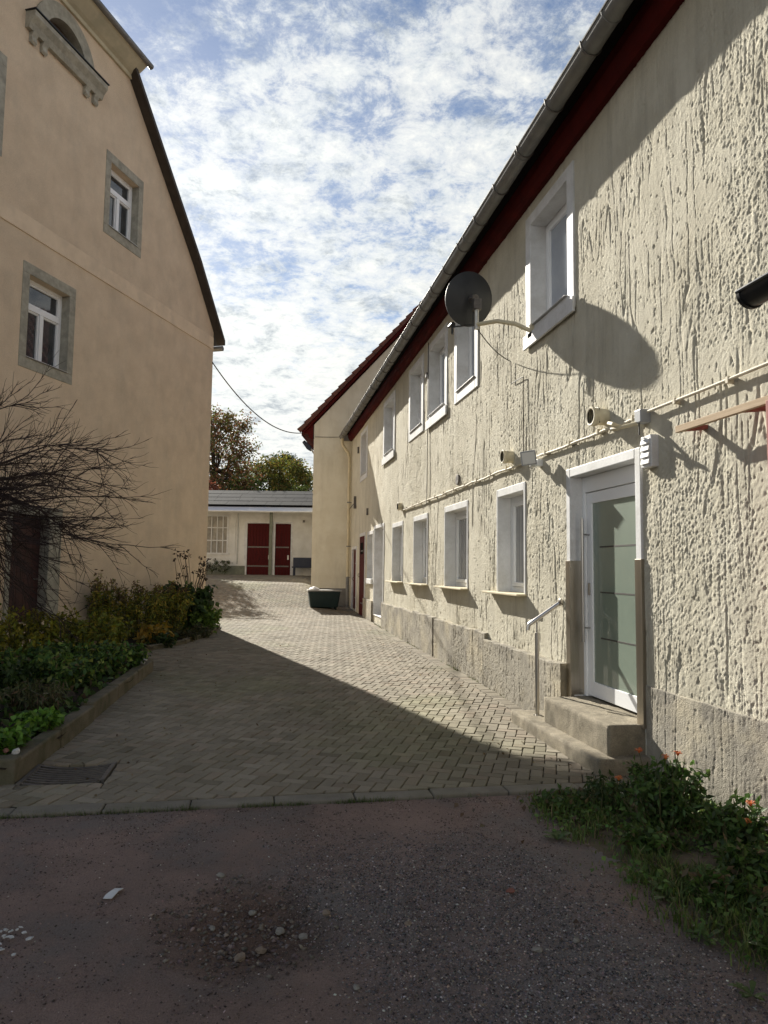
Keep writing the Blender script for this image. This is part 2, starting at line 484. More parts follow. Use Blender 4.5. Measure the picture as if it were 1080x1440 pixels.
def make_paving():
    ux, uy = fd.x, fd.y; wx, wy = fn.x, fn.y
    V = []; Fq = []; Cc = []; polys = []
    w = .1; rr = random.Random(5)
    n = 420

    def brick(poly, edge=False):
        if len(poly) < 3: return
        ar = 0
        for i in range(len(poly)):
            x0, y0 = poly[i]; x1, y1 = poly[(i + 1) % len(poly)]; ar += x0 * y1 - x1 * y0
        if abs(ar) < .0035: return
        if ar < 0: poly = poly[::-1]
        cx = sum(p[0] for p in poly) / len(poly); cy = sum(p[1] for p in poly) / len(poly)
        zt = float(gh(cy, cx)) + rr.gauss(0, .0013) + .010 * (float(fbm(np.array([cx * 1.3]), np.array([cy * 1.3]), 31, 2)[0]) - .5)
        tx, ty = rr.gauss(0, .006), rr.gauss(0, .006)
        k = len(poly); base = len(V)
        for sc, dz in ((.0080, 0), (.0038, -.006), (.0038, -.03)):
            for (px, py) in poly:
                dx, dy = px - cx, py - cy; L = math.hypot(dx, dy)
                q = max(0, 1 - sc * 1.6 / L)
                X, Y = cx + dx * q, cy + dy * q
                V.append((X, Y, float(gh(Y, X)) - float(gh(cy, cx)) + zt + dx * tx + dy * ty + dz))
        Fq.append(tuple(range(base, base + k)))
        for ring in (0, 1):
            o = base + ring * k
            for i in range(k):
                j = (i + 1) % k
                Fq.append((o + i, o + k + i, o + k + j, o + j))
        g = rr.gauss(0, 1); warm = rr.random()
        c = [.216 + .023 * g, .190 + .021 * g, .148 + .018 * g]
        if warm > .85: c = [c[0] * 1.03, c[1] * .98, c[2] * .97]
        elif warm < .10: c = [x * .88 for x in c]
        st = float(fbm(np.array([cx * .8]), np.array([cy * .8]), 37, 4)[0]); ms = .55 * max(0.0, min(1.0, (float(fbm(np.array([cx * .55 + 9]), np.array([cy * .45]), 39, 4)[0]) - .53) * 6))
        c = [x * (.80 + .42 * st) for x in c]; c = [c[0] * (1 - .16 * ms), c[1] * (1 - .06 * ms), c[2] * (1 - .30 * ms)]
        for _ in range(3 * k): Cc.append(tuple(max(.03, x) for x in c))

    for i in range(-160, 420):
        for j in range(20, 380):
            t = (i - j) % 4
            if t == 0: x0, x1, y0, y1 = i, i + 2, j, j + 1
            elif t == 3: x0, x1, y0, y1 = i, i + 1, j, j + 2
            else: continue
            # x runs along fn, y along fd
            mx = ((x0 + x1) * wx + (y0 + y1) * ux) * w / 2; my = ((x0 + x1) * wy + (y0 + y1) * uy) * w / 2
            if my < 5.0 or my > 33.5 or mx > 3.2 or mx < -9: continue
            s_ = mx * ux + my * uy; n_ = mx * wx + my * wy + LD
            if n_ < .06 and s_ < 16.7: continue                       # under the gable house
            if my < 18 and mx < -5.5: continue
            if my > 24.1 and mx > 1.86 + (my - 24.45) * .2126: continue                       # under the end house
            if inside(BED1, mx, my) or inside(BED2, mx, my): continue
            P = [((a * wx + b * ux) * w, (a * wy + b * uy) * w) for a, b in ((x0, y0), (x1, y0), (x1, y1), (x0, y1))]
            if my < 5.5: P = clip(P, FRONT_A, FRONT_B)
            if mx > 2.6: P = clip(P, (2.89, 0), (2.89, 60))
            q0, q1, q2, q3 = -1.685, -1.075, 5.685, 6.215                    # cut round the drain
            if len(P) > 2 and min(p[0] for p in P) < q1 and max(p[0] for p in P) > q0 and min(p[1] for p in P) < q3 and max(p[1] for p in P) > q2:
                for A_, B_ in (((q0, 0), (q0, 9)), ((q1, 9), (q1, 0)), ((0, q3), (9, q3)), ((9, q2), (0, q2))):
                    sub = clip(P, A_, B_)
                    if len(sub) > 2:
                        brick(sub)
                        P = clip(P, B_, A_)
                        if len(P) < 3: break
                continue
            if len(P) > 2: brick(P)
    y = 5.22
    while y < 24.2:                                                   # soldier course along the house wall
        brick([(2.897, y), (3.10, y), (3.10, y + .098), (2.897, y + .098)]); y += .10
    m = bpy.data.meshes.new('paving'); m.from_pydata(V, [], Fq)
    ca = m.color_attributes.new('col', 'FLOAT_COLOR', 'POINT')
    c4 = np.ones((len(V), 4), dtype=np.float32); c4[:, :3] = np.array(Cc)
    ca.data.foreach_set('color', c4.ravel()); m.materials.append(M['brick'])
    o = bpy.data.objects.new('paving', m); COL.objects.link(o); tag(o, kind='structure')
    # bedding sand seen in the joints
    xs = axis((-12, 3.12, .2)); ys = axis((5.06, 34, .2)); X, Y = np.meshgrid(xs, ys)
    tag(np_obj('paving_bed', np.stack([X, Y, gh(Y, X) - .011 - .25 * ((X > -1.65) & (X < -1.1) & (Y > 5.7) & (Y < 6.2))], -1).reshape(-1, 3), grid_faces(len(xs), len(ys)), M['sandjoint']), kind='structure')


make_paving()


def make_kerbs():
    k = MB(); x = -3.2
    rr = random.Random(3)
    while x < 2.95:                                                   # flush edging stones between road and paving
        l = .56
        x1 = min(x + l - .006, 3.10)
        ya, yb = 5.035 + rr.uniform(-.008, .008), 5.185
        k.box(x, x1, ya, yb, -.16, .004 + rr.uniform(-.006, .004)); x += l
    tag(k.build('kerb', M['kerb'], bevel=.012, seg=3), kind='structure')
    b = MB()
    pts = [Vector((-9, 5.72, 0)), Vector((-1.70, 5.72, 0)), Vector((-1.46, 11.0, 0)), Vector((-2.2, 12.0, 0)), Vector((-4.6, 11.5, 0))]

    def run(pts, w, h, seg=1.0):
        for a, c in zip(pts[:-1], pts[1:]):
            d = (c - a); L = d.length; d.normalize(); nrm = Vector((-d.y, d.x, 0))
            n = max(1, round(L / seg))
            for i in range(n):
                p = a + d * (L * i / n + .003); q = a + d * (L * (i + 1) / n - .003)
                z = float(gh((p.y + q.y) / 2)); j = rr.uniform(-.006, .006)
                b.prism([p + nrm * j + Vector((0, 0, z - .1)), q + nrm * j + Vector((0, 0, z - .1)),
                         q + nrm * (w + j) + Vector((0, 0, z - .1)), p + nrm * (w + j) + Vector((0, 0, z - .1))], (0, 0, .1 + h + rr.uniform(-.012, .012)))
    run(pts, .14, .17)
    run([Vector((x, y, 0)) for x, y in [(-3.2, 14.25), (-2.68, 13.70), (-1.92, 13.18), (-1.32, 14.35), (-.93, 16.0), (-.83, 17.5), (-1.13, 18.8)]], .08, .09, .55)
    tag(b.build('bed_edging', M['mosskerb'], bevel=.018, seg=3), kind='structure')
    for name, poly, h in (('soil', BED1, .12), ('soil', BED2, .06)):
        xs = axis((min(p[0] for p in poly) - .1, max(p[0] for p in poly) + .1, .12)); ys = axis((min(p[1] for p in poly) - .1, max(p[1] for p in poly) + .1, .12))
        X, Y = np.meshgrid(xs, ys)
        ins = inside(poly, X, Y)
        Z = gh(Y) + h + .07 * (fbm(X * 2, Y * 2, 4) - .5) + .05 * (fbm(X * 9, Y * 9, 6) - .5)
        fc = grid_faces(len(xs), len(ys)); keep = ins.ravel()[fc].any(1)
        tag(np_obj(name, np.stack([X, Y, Z], -1).reshape(-1, 3), fc[keep], M['soil'], smooth=True), kind='structure')


make_kerbs()


# ================================================================== LONG HOUSE (right)
WX = 3.13
LEN0, LEN1 = -7.0, 24.2
house = thing('long_house', 'long two storey farmhouse with rough dripping cream stucco, red eave and many white framed windows', 'house', (WX, 9, 0))

# openings in the wall: y0, y1, z0, z1
UP = [(6.60, 7.92), (9.82, 11.09), (11.55, 12.97), (13.32, 14.67), (16.25, 17.80), (20.5, 21.95)]
UPZ = (4.29, 5.85)
LOW = [(7.98, 9.00, .08), (10.32, 11.68, .08), (12.90, 14.12, .07), (15.20, 16.43, .07), (19.27, 20.30, .10)]
LOWZ = (1.32, 2.66)
DOOR = (5.47, 6.73, .37, 2.55)
D2 = (17.62, 19.02, .38, 2.66)
RA = (22.60, 23.62, .30, 2.22); RB = (20.78, 21.72, .22, 2.58)


def stucco_disp(Y, Z):
    warp = fbm(Y * 3, Z * 2.0, 20, 3) - .5
    gm = np.clip((fbm(Y * 2.1, Z * 1.1, 33, 3) - .42) * 6, 0, 1)
    g = vn(Y * 12 + warp * 1.1, Z * .75, 1)
    groove = np.clip(1 - np.abs(g - .5) / .05, 0, 1)                   # long thin runs
    ga = vn(Y * 24 + warp * 1.4, Z * 1.5, 6)
    groove2 = np.clip(1 - np.abs(ga - .5) / .08, 0, 1) * np.clip((fbm(Y * 3.1, Z * 2.0, 36, 2) - .44) * 6, 0, 1)
    g2 = fbm(Y * 58 + warp * 3, Z * 2.2, 41, 2) - .5                   # dragged vertical streaks
    sm = np.clip((fbm(Y * 1.9, Z * 1.5, 47, 3) - .36) * 4, 0, 1)
    rough = .20 + 1.5 * fbm(Y * 1.3, Z * 1.1, 49, 3)
    p = -.78 * Y + .62 * Z; q = .62 * Y + .78 * Z
    drag = fbm(p * 26, q * 86, 52, 2) - .5                             # slanting trowel grain
    crumb = fbm(Y * 92 + Z * 18, Z * 84, 50, 2) - .5                   # thrown crumbs
    lump = np.clip(fbm(Y * 60 - Z * 12, Z * 44, 57, 2) - .50, 0, 1)
    pit = np.clip(fbm(Y * 34, Z * 20, 71, 2) - .71, 0, 1)
    big = fbm(Y * .9, Z * .9, 80, 2) - .5
    smooth_ = np.clip((fbm(Y * .8 + 5, Z * .9, 84, 4) - .34) * 6, .55, 1)      # some areas were floated smoother
    return ((.0060 * crumb + .0060 * drag + .007 * lump) * rough + .0040 * g2 * sm) * smooth_ - .012 * groove * gm - .006 * groove2 - .04 * pit + .016 * big


def stucco_sheet(ys, zs, holes, base_x, amp=1.0, off=0.0, ztop=None):
    Y, Z = np.meshgrid(ys, zs)
    if ztop is not None:
        t = (Z - zs[0]) / (zs[-1] - zs[0]); Z = zs[0] + t * (ztop(Y) - zs[0])
    D = stucco_disp(Y, Z) * amp
    fade = np.ones_like(D)
    for (a, b, c, d) in holes:
        dist = np.maximum(np.maximum(a - Y, Y - b), np.maximum(c - Z, Z - d))
        fade = np.minimum(fade, np.clip(dist / .05, .25, 1))
    X = base_x - off - D * fade
    fc = grid_faces(len(ys), len(zs))
    cy = (Y.ravel()[fc[:, 0]] + Y.ravel()[fc[:, 2]]) / 2; cz = (Z.ravel()[fc[:, 0]] + Z.ravel()[fc[:, 2]]) / 2
    keep = np.ones(len(fc), bool)
    for (a, b, c, d) in holes:
        keep &= ~((cy > a) & (cy < b) & (cz > c) & (cz < d))
    return np.stack([X, Y, Z], -1).reshape(-1, 3), fc[keep][:, ::-1]


def make_long_wall():
    ys = [LEN0]
    while ys[-1] < LEN1:
        y = ys[-1]
        ys.append(y + (.12 if y < 1.6 else max(.0070, .0014 * y)))
    ys[-1] = LEN1
    holes = [(a + .02, b - .02, UPZ[0] + .02, UPZ[1] - .02) for a, b in UP] + [(a + .02, b - .02, LOWZ[0], LOWZ[1] - .02) for a, b, _ in LOW]
    holes += [(DOOR[0], DOOR[1], -1, DOOR[3]), (D2[0], D2[1], D2[2], D2[3]), (RA[0], RA[1], RA[2], RA[3]), (RB[0], RB[1], RB[2], RB[3])]
    edges = sorted({v for h in holes for v in h[:2]})
    ys = np.array(ys)
    for e in edges:                                                   # snap grid lines onto the openings
        ys[np.argmin(abs(ys - e))] = e
    zs = np.arange(-.15, 6.24, .0090)
    for e in sorted({v for h in holes for v in h[2:] if v > -.1}):
        zs[np.argmin(abs(zs - e))] = e
    V, Fq = stucco_sheet(ys, zs, holes, WX)
    np_obj('wall', V, Fq, M['stucco'], house)
    core = MB()
    # the body of the house behind the stucco: floor slabs, back and end walls
    core.box(WX + .45, WX + 7.6, LEN0 + .02, LEN1 - .02, -.3, 6.2)
    core.prism([(WX + .45, LEN0 + .02, 6.2), (WX + 7.6, LEN0 + .02, 6.2), (WX + 4.0, LEN0 + .02, 9.5)], (0, LEN1 - LEN0 - .04, 0))
    core.build('masonry', M['cream'], house)
    # rough grey plinth
    def top1(Y): return .70 + .035 * (fbm(Y * 5, Y * 0, 90, 3) - .5) * 2 - .05 * (Y > 9.35) * 0 + .05 * (Y > 12.2) + .03 * (Y < 9.35)
    for (a, b, off, ft, amp) in ((6.86, 9.38, .085, lambda Y: .66 + .05 * (fbm(Y * 4, Y * 0, 91, 3) - .5), .8),
                                 (9.38, 12.25, .060, lambda Y: .74 + .07 * (fbm(Y * 4, Y * 0, 92, 3) - .5), .9),
                                 (12.25, 17.5, .075, lambda Y: .76 + .06 * (fbm(Y * 4, Y * 0, 93, 3) - .5), .9),
                                 (19.14, 20.70, .065, lambda Y: .74 + .05 * (fbm(Y * 4, Y * 0, 94, 3) - .5), .8),
                                 (-7.0, 5.38, .010, lambda Y: .685 + .012 * (fbm(Y * 4, Y * 0, 95, 3) - .5), .55)):
        yy = np.linspace(a, b, int((b - a) / max(.0075, .0014 * a)) + 2) if a > 0 else np.concatenate([np.linspace(a, 1.4, 40), np.arange(1.42, b, .0075), [b]])
        zv = np.arange(-.15, .75, .0090)
        V, Fq = stucco_sheet(yy, zv, [], WX, amp, off, ft)
        # ledge back to the wall along the top, returns at both ends
        n = len(yy); top = V[-n:].copy(); top[:, 0] = WX + .03; top[:, 2] += .012 * NP.random(n)
        k = len(V); i = np.arange(n - 1)
        led = np.stack([k - n + i, k - n + i + 1, k + i + 1, k + i], -1)[:, ::-1]
        e0 = V[0::n].copy(); e0[:, 0] = WX + .03; e1 = V[n - 1::n].copy(); e1[:, 0] = WX + .03
        m = len(zv); j = np.arange(m - 1); k0 = k + n; k1 = k0 + m
        ret = np.concatenate([np.stack([j * n, (j + 1) * n, k0 + j + 1, k0 + j], -1), np.stack([j * n + n - 1, k1 + j, k1 + j + 1, (j + 1) * n + n - 1], -1)])
        np_obj('plinth', np.concatenate([V, top, e0, e1]), np.concatenate([Fq, led, ret]), M['plinth'], house)


make_long_wall()


def frame_parts(parent, x, y0, y1, z0, z1, fw_=.07, sash=.05, pane=M['pane'], fmat=M['plastic'], mull=0):
    """a window frame lying in the plane x (facing -x) with its pane, as children of parent"""
    f = MB()
    f.box(x, x + .06, y0, y0 + fw_, z0, z1).box(x, x + .06, y1 - fw_, y1, z0, z1)
    f.box(x, x + .06, y0 + fw_, y1 - fw_, z0, z0 + fw_).box(x, x + .06, y0 + fw_, y1 - fw_, z1 - fw_, z1)
    a, b, c, d = y0 + fw_ + .004, y1 - fw_ - .004, z0 + fw_ + .004, z1 - fw_ - .004
    s = sash; xo = x - .012
    f.box(xo, x + .045, a, a + s, c, d).box(xo, x + .045, b - s, b, c, d)
    f.box(xo, x + .045, a + s, b - s, c, c + s).box(xo, x + .045, a + s, b - s, d - s, d)
    if mull:
        m = (a + b) / 2; f.box(xo, x + .045, m - .05, m + .05, c + s, d - s)
    f.build('frame', fmat, parent, bevel=.005)
    MB().box(x + .02, x + .03, a + s - .01, b - s + .01, c + s - .01, d - s + .01).build('pane', pane, parent)


def surround(y0, y1, z0, z1, sw, proud=.022, depth=.26, sb=None, st=None, flare=.0):
    """white plaster surround and reveal; y0.. are the outer edges"""
    m = MB(); sb = sw if sb is None else sb; st = sw if st is None else st
    a, b, c, d = y0 + sw, y1 - sw, z0 + sb, z1 - st
    x0, x1 = WX - proud, WX + depth + .08
    m.box(x0, x1, y0, a, z0, z1).box(x0, x1, b, y1, z0, z1)
    m.box(x0, x1, a, b, d, z1)
    if sb > 0: m.box(x0, x1, a, b, z0, c)
    return m, (a, b, c, d)


up_sill = [1, 0, 1, 0, 1, 0]
up_lab = [None] * 6
for i, (a, b) in enumerate(UP):
    m, (oa, ob, oc, od) = surround(a, b, UPZ[0], UPZ[1], .155, .02, .22, sb=.17, st=.13)
    w = m.build('window', M['white'], house, bevel=.008)
    frame_parts(w, WX + .18, oa, ob, oc, od, .055, .05, M['panesky'])
    s = MB()
    if up_sill[i]:
        s.box(WX - .05, WX - .0225, a - .03, b + .02, UPZ[0] - .06, UPZ[0] + .10)
        s.box(WX - .05, WX + .2, oa + .003, ob - .003, oc + .002, oc + .012)
    else:
        s.prism([(WX - .045, oa - .02, oc + .003), (WX + .199, oa - .02, oc + .03), (WX + .199, oa - .02, oc + .042), (WX - .045, oa - .02, oc + .018)], (0, ob - oa + .04, 0))
    s.build('sill', M['white'], w, bevel=.006)
for a, b, sw in LOW:
    m, (oa, ob, oc, od) = surround(a, b, LOWZ[0], LOWZ[1], .045, .016, .27, sb=.0, st=.10)
    w = m.build('window', M['white'], house, bevel=.006)
    frame_parts(w, WX + .17, oa, ob, oc, od, .07, .055, M['pane'])
    if a < 19:
        MB().box(WX - .13, WX + .17, a - .02, b + .28, LOWZ[0] - .022, LOWZ[0] + .002).build('sill', M['creampipe'], w, bevel=.004)
    else:
        MB().box(WX - .07, WX + .24, a - .04, b + .04, LOWZ[0] - .14, LOWZ[0] + .002).build('sill', M['white'], w, bevel=.01)

# --- front door with frosted glass
y0, y1, z0, z1 = DOOR
m = MB()
m.box(WX - .022, WX + .42, y1, y1 + .09, 1.70, z1 + .09).box(WX - .022, WX + .42, y0 - .09, y0, 1.70, z1 + .09)
m.box(WX - .022, WX + .42, y0, y1, z1, z1 + .09)
m.box(WX + .002, WX + .42, y1 + .001, y1 + .088, .2, 1.70).box(WX + .002, WX + .42, y0 - .088, y0 - .001, .2, 1.70)
door = m.build('door', M['white'], house, bevel=.008)
for s_, e in ((y1, 1), (y0, -1)):
    p = MB()
    lo, hi = (s_ - .004, s_ + .095) if e > 0 else (s_ - .095, s_ + .004)
    p.box(WX - .032, WX - .024 + .03, lo, hi, .34, 1.705)
    lo, hi = (s_ - .008, s_ - .0042) if e > 0 else (s_ + .0042, s_ + .008)
    p.box(WX - .028, WX + .125, lo, hi, .38, 1.705)
    p.build('steel_jamb', M['steeldark'], door, bevel=.003)
f = MB(); xd = WX + .13
f.box(xd - .02, xd + .06, y0 + .003, y0 + .06, z0, z1 - .003).box(xd - .02, xd + .06, y1 - .06, y1 - .003, z0, z1 - .003).box(xd - .02, xd + .06, y0 + .06, y1 - .06, z1 - .16, z1 - .003)
f.build('frame', M['plastic'], door, bevel=.004)
a, b, c, d = y0 + .066, y1 - .066, z0 + .015, z1 - .166
l = MB()
l.box(xd, xd + .055, a, a + .10, c, d).box(xd, xd + .055, b - .10, b, c, d).box(xd, xd + .055, a + .10, b - .10, c, c + .14).box(xd, xd + .055, a + .10, b - .10, d - .11, d)
l.build('leaf', M['plastic'], door, bevel=.004)
g = MB(); ga, gb, gc, gd = a + .098, b - .098, c + .138, d - .108
g.box(xd + .014, xd + .03, ga, gb, gc, gd)
g.build('glass_pane', M['frost'], door)
for k in range(1, 4):
    ln = MB()
    z = gc + (gd - gc) * k / 4 + .0
    ln.box(xd + .0118, xd + .0138, ga + .01, gb - .14, z - .007, z + .007)
    ln.build('glass_stripe', M['cabledark'], door)
h = MB(); hy = b - .045
h.tube([(xd - .075, hy, c + .52), (xd - .075, hy, c + 1.74)], .014, 12)
for z in (c + .66, c + 1.58):
    h.tube([(xd - .075, hy, z), (xd + .0, hy, z)], .009, 8)
h.box(xd - .012, xd + .001, hy - .018, hy + .018, c + .98, c + 1.10)
h.build('door_handle', M['steel'], door, smooth=True)

# --- doors at the far end
m, (oa, ob, oc, od) = surround(D2[0] - .08, D2[1] + .08, .36, 2.76, .08, .02, .34, sb=.022, st=.09)
d2 = m.build('door', M['white'], house, bevel=.008)
l = MB(); l.box(WX + .34, WX + .38, oa, ob, oc, od)
for k in range(8):
    yy = oa + (ob - oa) * (k + .5) / 8; l.box(WX + .333, WX + .341, yy - .08, yy + .07, oc + .02, od - .02)
l.build('leaf', mat('pale_door_paint', (.56, .50, .47), (.48, .43, .40), 5, .7), d2)
MB().box(WX + .30, WX + .332, oa + .001, ob - .001, oc, oc + .42).build('kick_board', M['concrete'], d2)
MB().tube([(WX + .33, ob - .5, 1.45), (WX + .26, ob - .5, 1.45), (WX + .26, ob - .62, 1.45)], .012, 8).build('door_handle', M['iron'], d2)
for (q0, q1, q2, q3), lab in ((RA, 'short ox blood red plank door beside the downpipe'), (RB, 'taller ox blood red plank door with a dark vent at its top')):
    m = MB(); x0, x1 = WX - .02, WX + .30
    m.box(x0, x1, q1, q1 + .08, q2 - .15, q3 + .10).box(x0, x1, q0 - .10, q0, q2 - .15, q3 + .10).box(x0, x1, q0, q1, q3, q3 + .10)
    dr = m.build('door', M['white'], house, bevel=.008)
    l = MB(); n = 7; px = WX + (.05 if q0 > 22 else -.03)
    for k in range(n):
        l.box(px, px + .035, q0 + (q1 - q0) * k / n + .004, q0 + (q1 - q0) * (k + 1) / n - .004, q2 - .08, q3 - .01)
    l.box(px + .036, px + .05, q0 + .01, q1 - .01, q2 - .08, q3 - .01)
    tag(l.build('leaf', M['red'], dr), lab)
    for z in (q2 + .35, q3 - .45):
        hg = MB(); hg.box(px - .008, px - .001, q0 + .03, q1 - .3, z - .02, z + .02).tube([(px - .012, q0 + .03, z - .05), (px - .012, q0 + .03, z + .05)], .015, 8); hg.build('hinge', M['iron'], dr)
    hg = MB(); hg.tube([(px - .02, q1 - .12, (q2 + q3) / 2 - .06), (px - .06, q1 - .12, (q2 + q3) / 2), (px - .02, q1 - .12, (q2 + q3) / 2 + .06)], .010, 6)
    hg.build('door_handle', M['iron'], dr)
    if q0 < 22:
        MB().box(px - .006, px - .0005, q0 + .2, q1 - .22, q3 - .55, q3 - .20).build('vent', M['dark'], dr)

# --- eave, gutter, roof
e = MB()
e.prism([(WX + .05, LEN0, 5.995), (WX - .06, LEN0, 5.995), (WX - .10, LEN0, 6.03), (WX - .14, LEN0, 6.12), (WX - .15, LEN0, 6.24), (WX + .05, LEN0, 6.24)], (0, LEN1 - LEN0 + .1, 0))
e.build('eave_board', M['eave'], house)
MB().prism([(WX - .151, LEN0, 6.21), (WX - .34, LEN0, 6.215), (WX - .34, LEN0, 6.245), (WX - .151, LEN0, 6.245)], (0, LEN1 - LEN0 + .1, 0)).build('soffit', M['dark'], house)
GX, GZ, GR = WX - .368, 6.20, .092


def gutter_z(y): return GZ - .0042 * max(0, y - 4)


g = MB(); ny = 60
prof = [(-math.pi * k / 12) for k in range(13)]
vs = []; fs = []
for i in range(ny + 1):
    y = LEN0 + (LEN1 - .15 - LEN0) * i / ny; zc = gutter_z(y)
    ring = [(GX + GR * math.cos(t), y, zc + GR * math.sin(t)) for t in prof] + [(GX + (GR - .006) * math.cos(t), y, zc + (GR - .006) * math.sin(t)) for t in prof[::-1]]
    vs += ring
K = 26
for i in range(ny):
    fs += [(i * K + k, i * K + (k + 1) % K, (i + 1) * K + (k + 1) % K, (i + 1) * K + k) for k in range(K)]
fs += [tuple(range(K)), tuple(ny * K + k for k in range(K))]
g.add(vs, fs)
g.tube([(GX - GR, LEN0, gutter_z(0) + .004), (GX - GR, 4, gutter_z(4) + .004), (GX - GR, LEN1 - .15, gutter_z(24) + .004)], .012, 8)
vs = [(GX + GR * math.cos(t), LEN1 - .15, gutter_z(24) + GR * math.sin(t)) for t in prof]
g.add(vs, [tuple(range(13))])
gut = g.build('gutter', M['zinc'], house, smooth=True)
y = 2.35
while y < 24:
    br = MB()
    zc = gutter_z(y)
    br.tube([(GX + .10, y, zc + .06)] + [(GX + (GR + .006) * math.cos(t), y, zc + (GR + .006) * math.sin(t)) for t in prof] + [(GX - GR - .012, y, zc + .022)], .008, 6)
    y += .78
    br.build('gutter_bracket', M['iron'], gut, smooth=True)
yj = 3.1
while yj < 24:                                                        # soldered joints of the gutter
    zc = gutter_z(yj); sl = MB(); sl.tube([(GX + (GR + .002) * math.cos(t), yj, zc + (GR + .002) * math.sin(t)) for t in prof], .006, 6); yj += 2.0
    sl.build('gutter_seam', M['zinc'], gut, smooth=True)


def tiled(V0, along, upv, na, nu, la, lu, amp=.028):
    """rows of wavy clay tiles as one sheet"""
    along = np.array(along, float); upv = np.array(upv, float); nv = np.cross(along, upv); nv /= np.linalg.norm(nv)
    a = np.linspace(0, 1, na * 6 + 1) * la
    Vt = []; rows = []
    for j in range(nu):
        for e_, lift in ((0, .035), (.98, 0)):
            t = (j + e_) / nu * lu
            w_ = amp * np.sin(2 * np.pi * a / (la / na))
            Vt.append(np.array(V0) + a[:, None] * along + t * upv + (w_ + lift)[:, None] * nv)
    Vt = np.concatenate(Vt); n = len(a)
    return Vt, grid_faces(n, 2 * nu)


c45 = math.cos(rad(42)); s45 = math.sin(rad(42))
Vt, Ft = tiled((WX - .40, LEN0, 6.285), (0, 1, 0), (c45, 0, s45), 140, 18, LEN1 - LEN0, 6.0)
rf = np_obj('roof', Vt, Ft[:, ::-1], M['tile'], house)
MB().prism([(WX - .39, LEN0, 6.255), (WX + 4.0, LEN0, 6.26 + 4.40 * s45 / c45), (WX + 8.2, LEN0, 6.26 + .2), (WX + 8.2, LEN0, 6.2), (WX + 4.0, LEN0, 6.14 + 4.44 * s45 / c45), (WX - .38, LEN0, 6.247)], (0, LEN1 - LEN0, 0)).build('roof_deck', M['verge'], rf)

# --- downpipe at the far corner
px_ = WX - .10; py_ = 24.02
zt = gutter_z(24) - GR
dp = MB()
dp.tube([(GX, 23.9, zt + .02), (GX, 23.93, zt - .12), (GX + .03, 23.95, zt - .22), (px_ - .04, py_, zt - .46), (px_, py_, zt - .62), (px_, py_, zt - 1.2), (px_, py_, 1.25)], .048, 12)
dp.build('downpipe', M['creampipe'], house, smooth=True)
lo = MB(); lo.tube([(px_, py_, 1.30), (px_, py_, .26)], .056, 12); lo.build('downpipe_foot', M['zinc'], house, smooth=True)
for z in (1.3, 2.35, 3.85):
    cl = MB(); cl.tube([(px_, py_, z - .02), (px_, py_, z + .02)], .060, 12).tube([(px_, py_, z), (WX + .02, py_, z)], .012, 6)
    cl.build('pipe_clip', M['zinc'], house)
hb = MB(); hb.tube([(px_ + .02, 23.9, 3.62), (px_ + .02, 22.9, 3.70)], .014, 6).box(WX - .08, WX + .02, 22.85, 22.92, 3.55, 3.95); hb.build('wall_hook', M['iron'], house)


# --- ventilation pipes through the wall
def vent_pipe(y, z, r, L, lab):
    v = MB()
    v.lathe((WX + .03, y, z), (-1, 0, 0), [(0, r * .92), (L * .62, r * .92), (L * .63, r * 1.0), (L * .70, r * 1.02), (L * .705, r * .97), (L * .74, r * .97), (L * .745, r * 1.02), (L * .80, r * 1.02),
                                           (L * .805, r * .97), (L * .84, r * .97), (L * .845, r * 1.02), (L, r * 1.04), (L + .004, r * .98), (L + .002, r * .84), (L * .5, r * .80)], 28)
    o = v.build('vent_pipe', M['pipe'], house, smooth=True); tag(o, lab)
    k = MB()
    for i in range(4):
        yy = y + (i - 1.5) * r * .42
        k.tube([(WX - L * .80, yy, z - r * .75), (WX - L * .80, yy, z + r * .75)], .004, 5)
    k.box(WX - L * .52, WX - L * .50, y - r * .8, y + r * .8, z - r * .8, z + r * .8)
    k.build('vent_grille', M['dark'], o)


vent_pipe(6.00, 3.02, .084, .18, 'ivory vent pipe above the glass door')
vent_pipe(8.42, 3.02, .082, .17, 'ivory vent pipe beside the grey floodlight')
vent_pipe(15.35, 2.98, .085, .13, 'short ivory vent pipe at the far end of the cable')
kk = MB(); kk.lathe((WX + .03, 10.86, 3.03), (-1, 0, 0), [(0, .085), (.06, .085), (.064, .07), (.05, .01)], 20); kk.build('vent_hole', M['iron'], house, smooth=True)
for (yy, z0_, z1_) in ((20.3, 3.15, 3.35), (22.4, 5.3, 5.5), (12.98, 5.25, 5.35)):
    MB().box(WX - .05, WX + .02, yy - .04, yy + .04, z0_, z1_).build('wall_hook', M['iron'], house, bevel=.01)
v = MB(); v.box(WX - .06, WX + .02, 5.14, 5.30, 2.44, 2.70)
vc = v.build('vent_cover', M['white'], house, bevel=.008)
for k in range(4):
    s = MB()
    z = 2.465 + k * .054
    s.prism([(WX - .0605, 5.16, z), (WX - .078, 5.16, z + .004), (WX - .072, 5.16, z + .035), (WX - .0605, 5.16, z + .046)], (0, .12, 0))
    s.build('louvre', M['white'], vc)

# ---------------------------------------------------------------- things on and before the long house
st = thing('doorsteps', 'two worn concrete steps up to the frosted glass door', 'steps', (2.9, 6.2, 0))


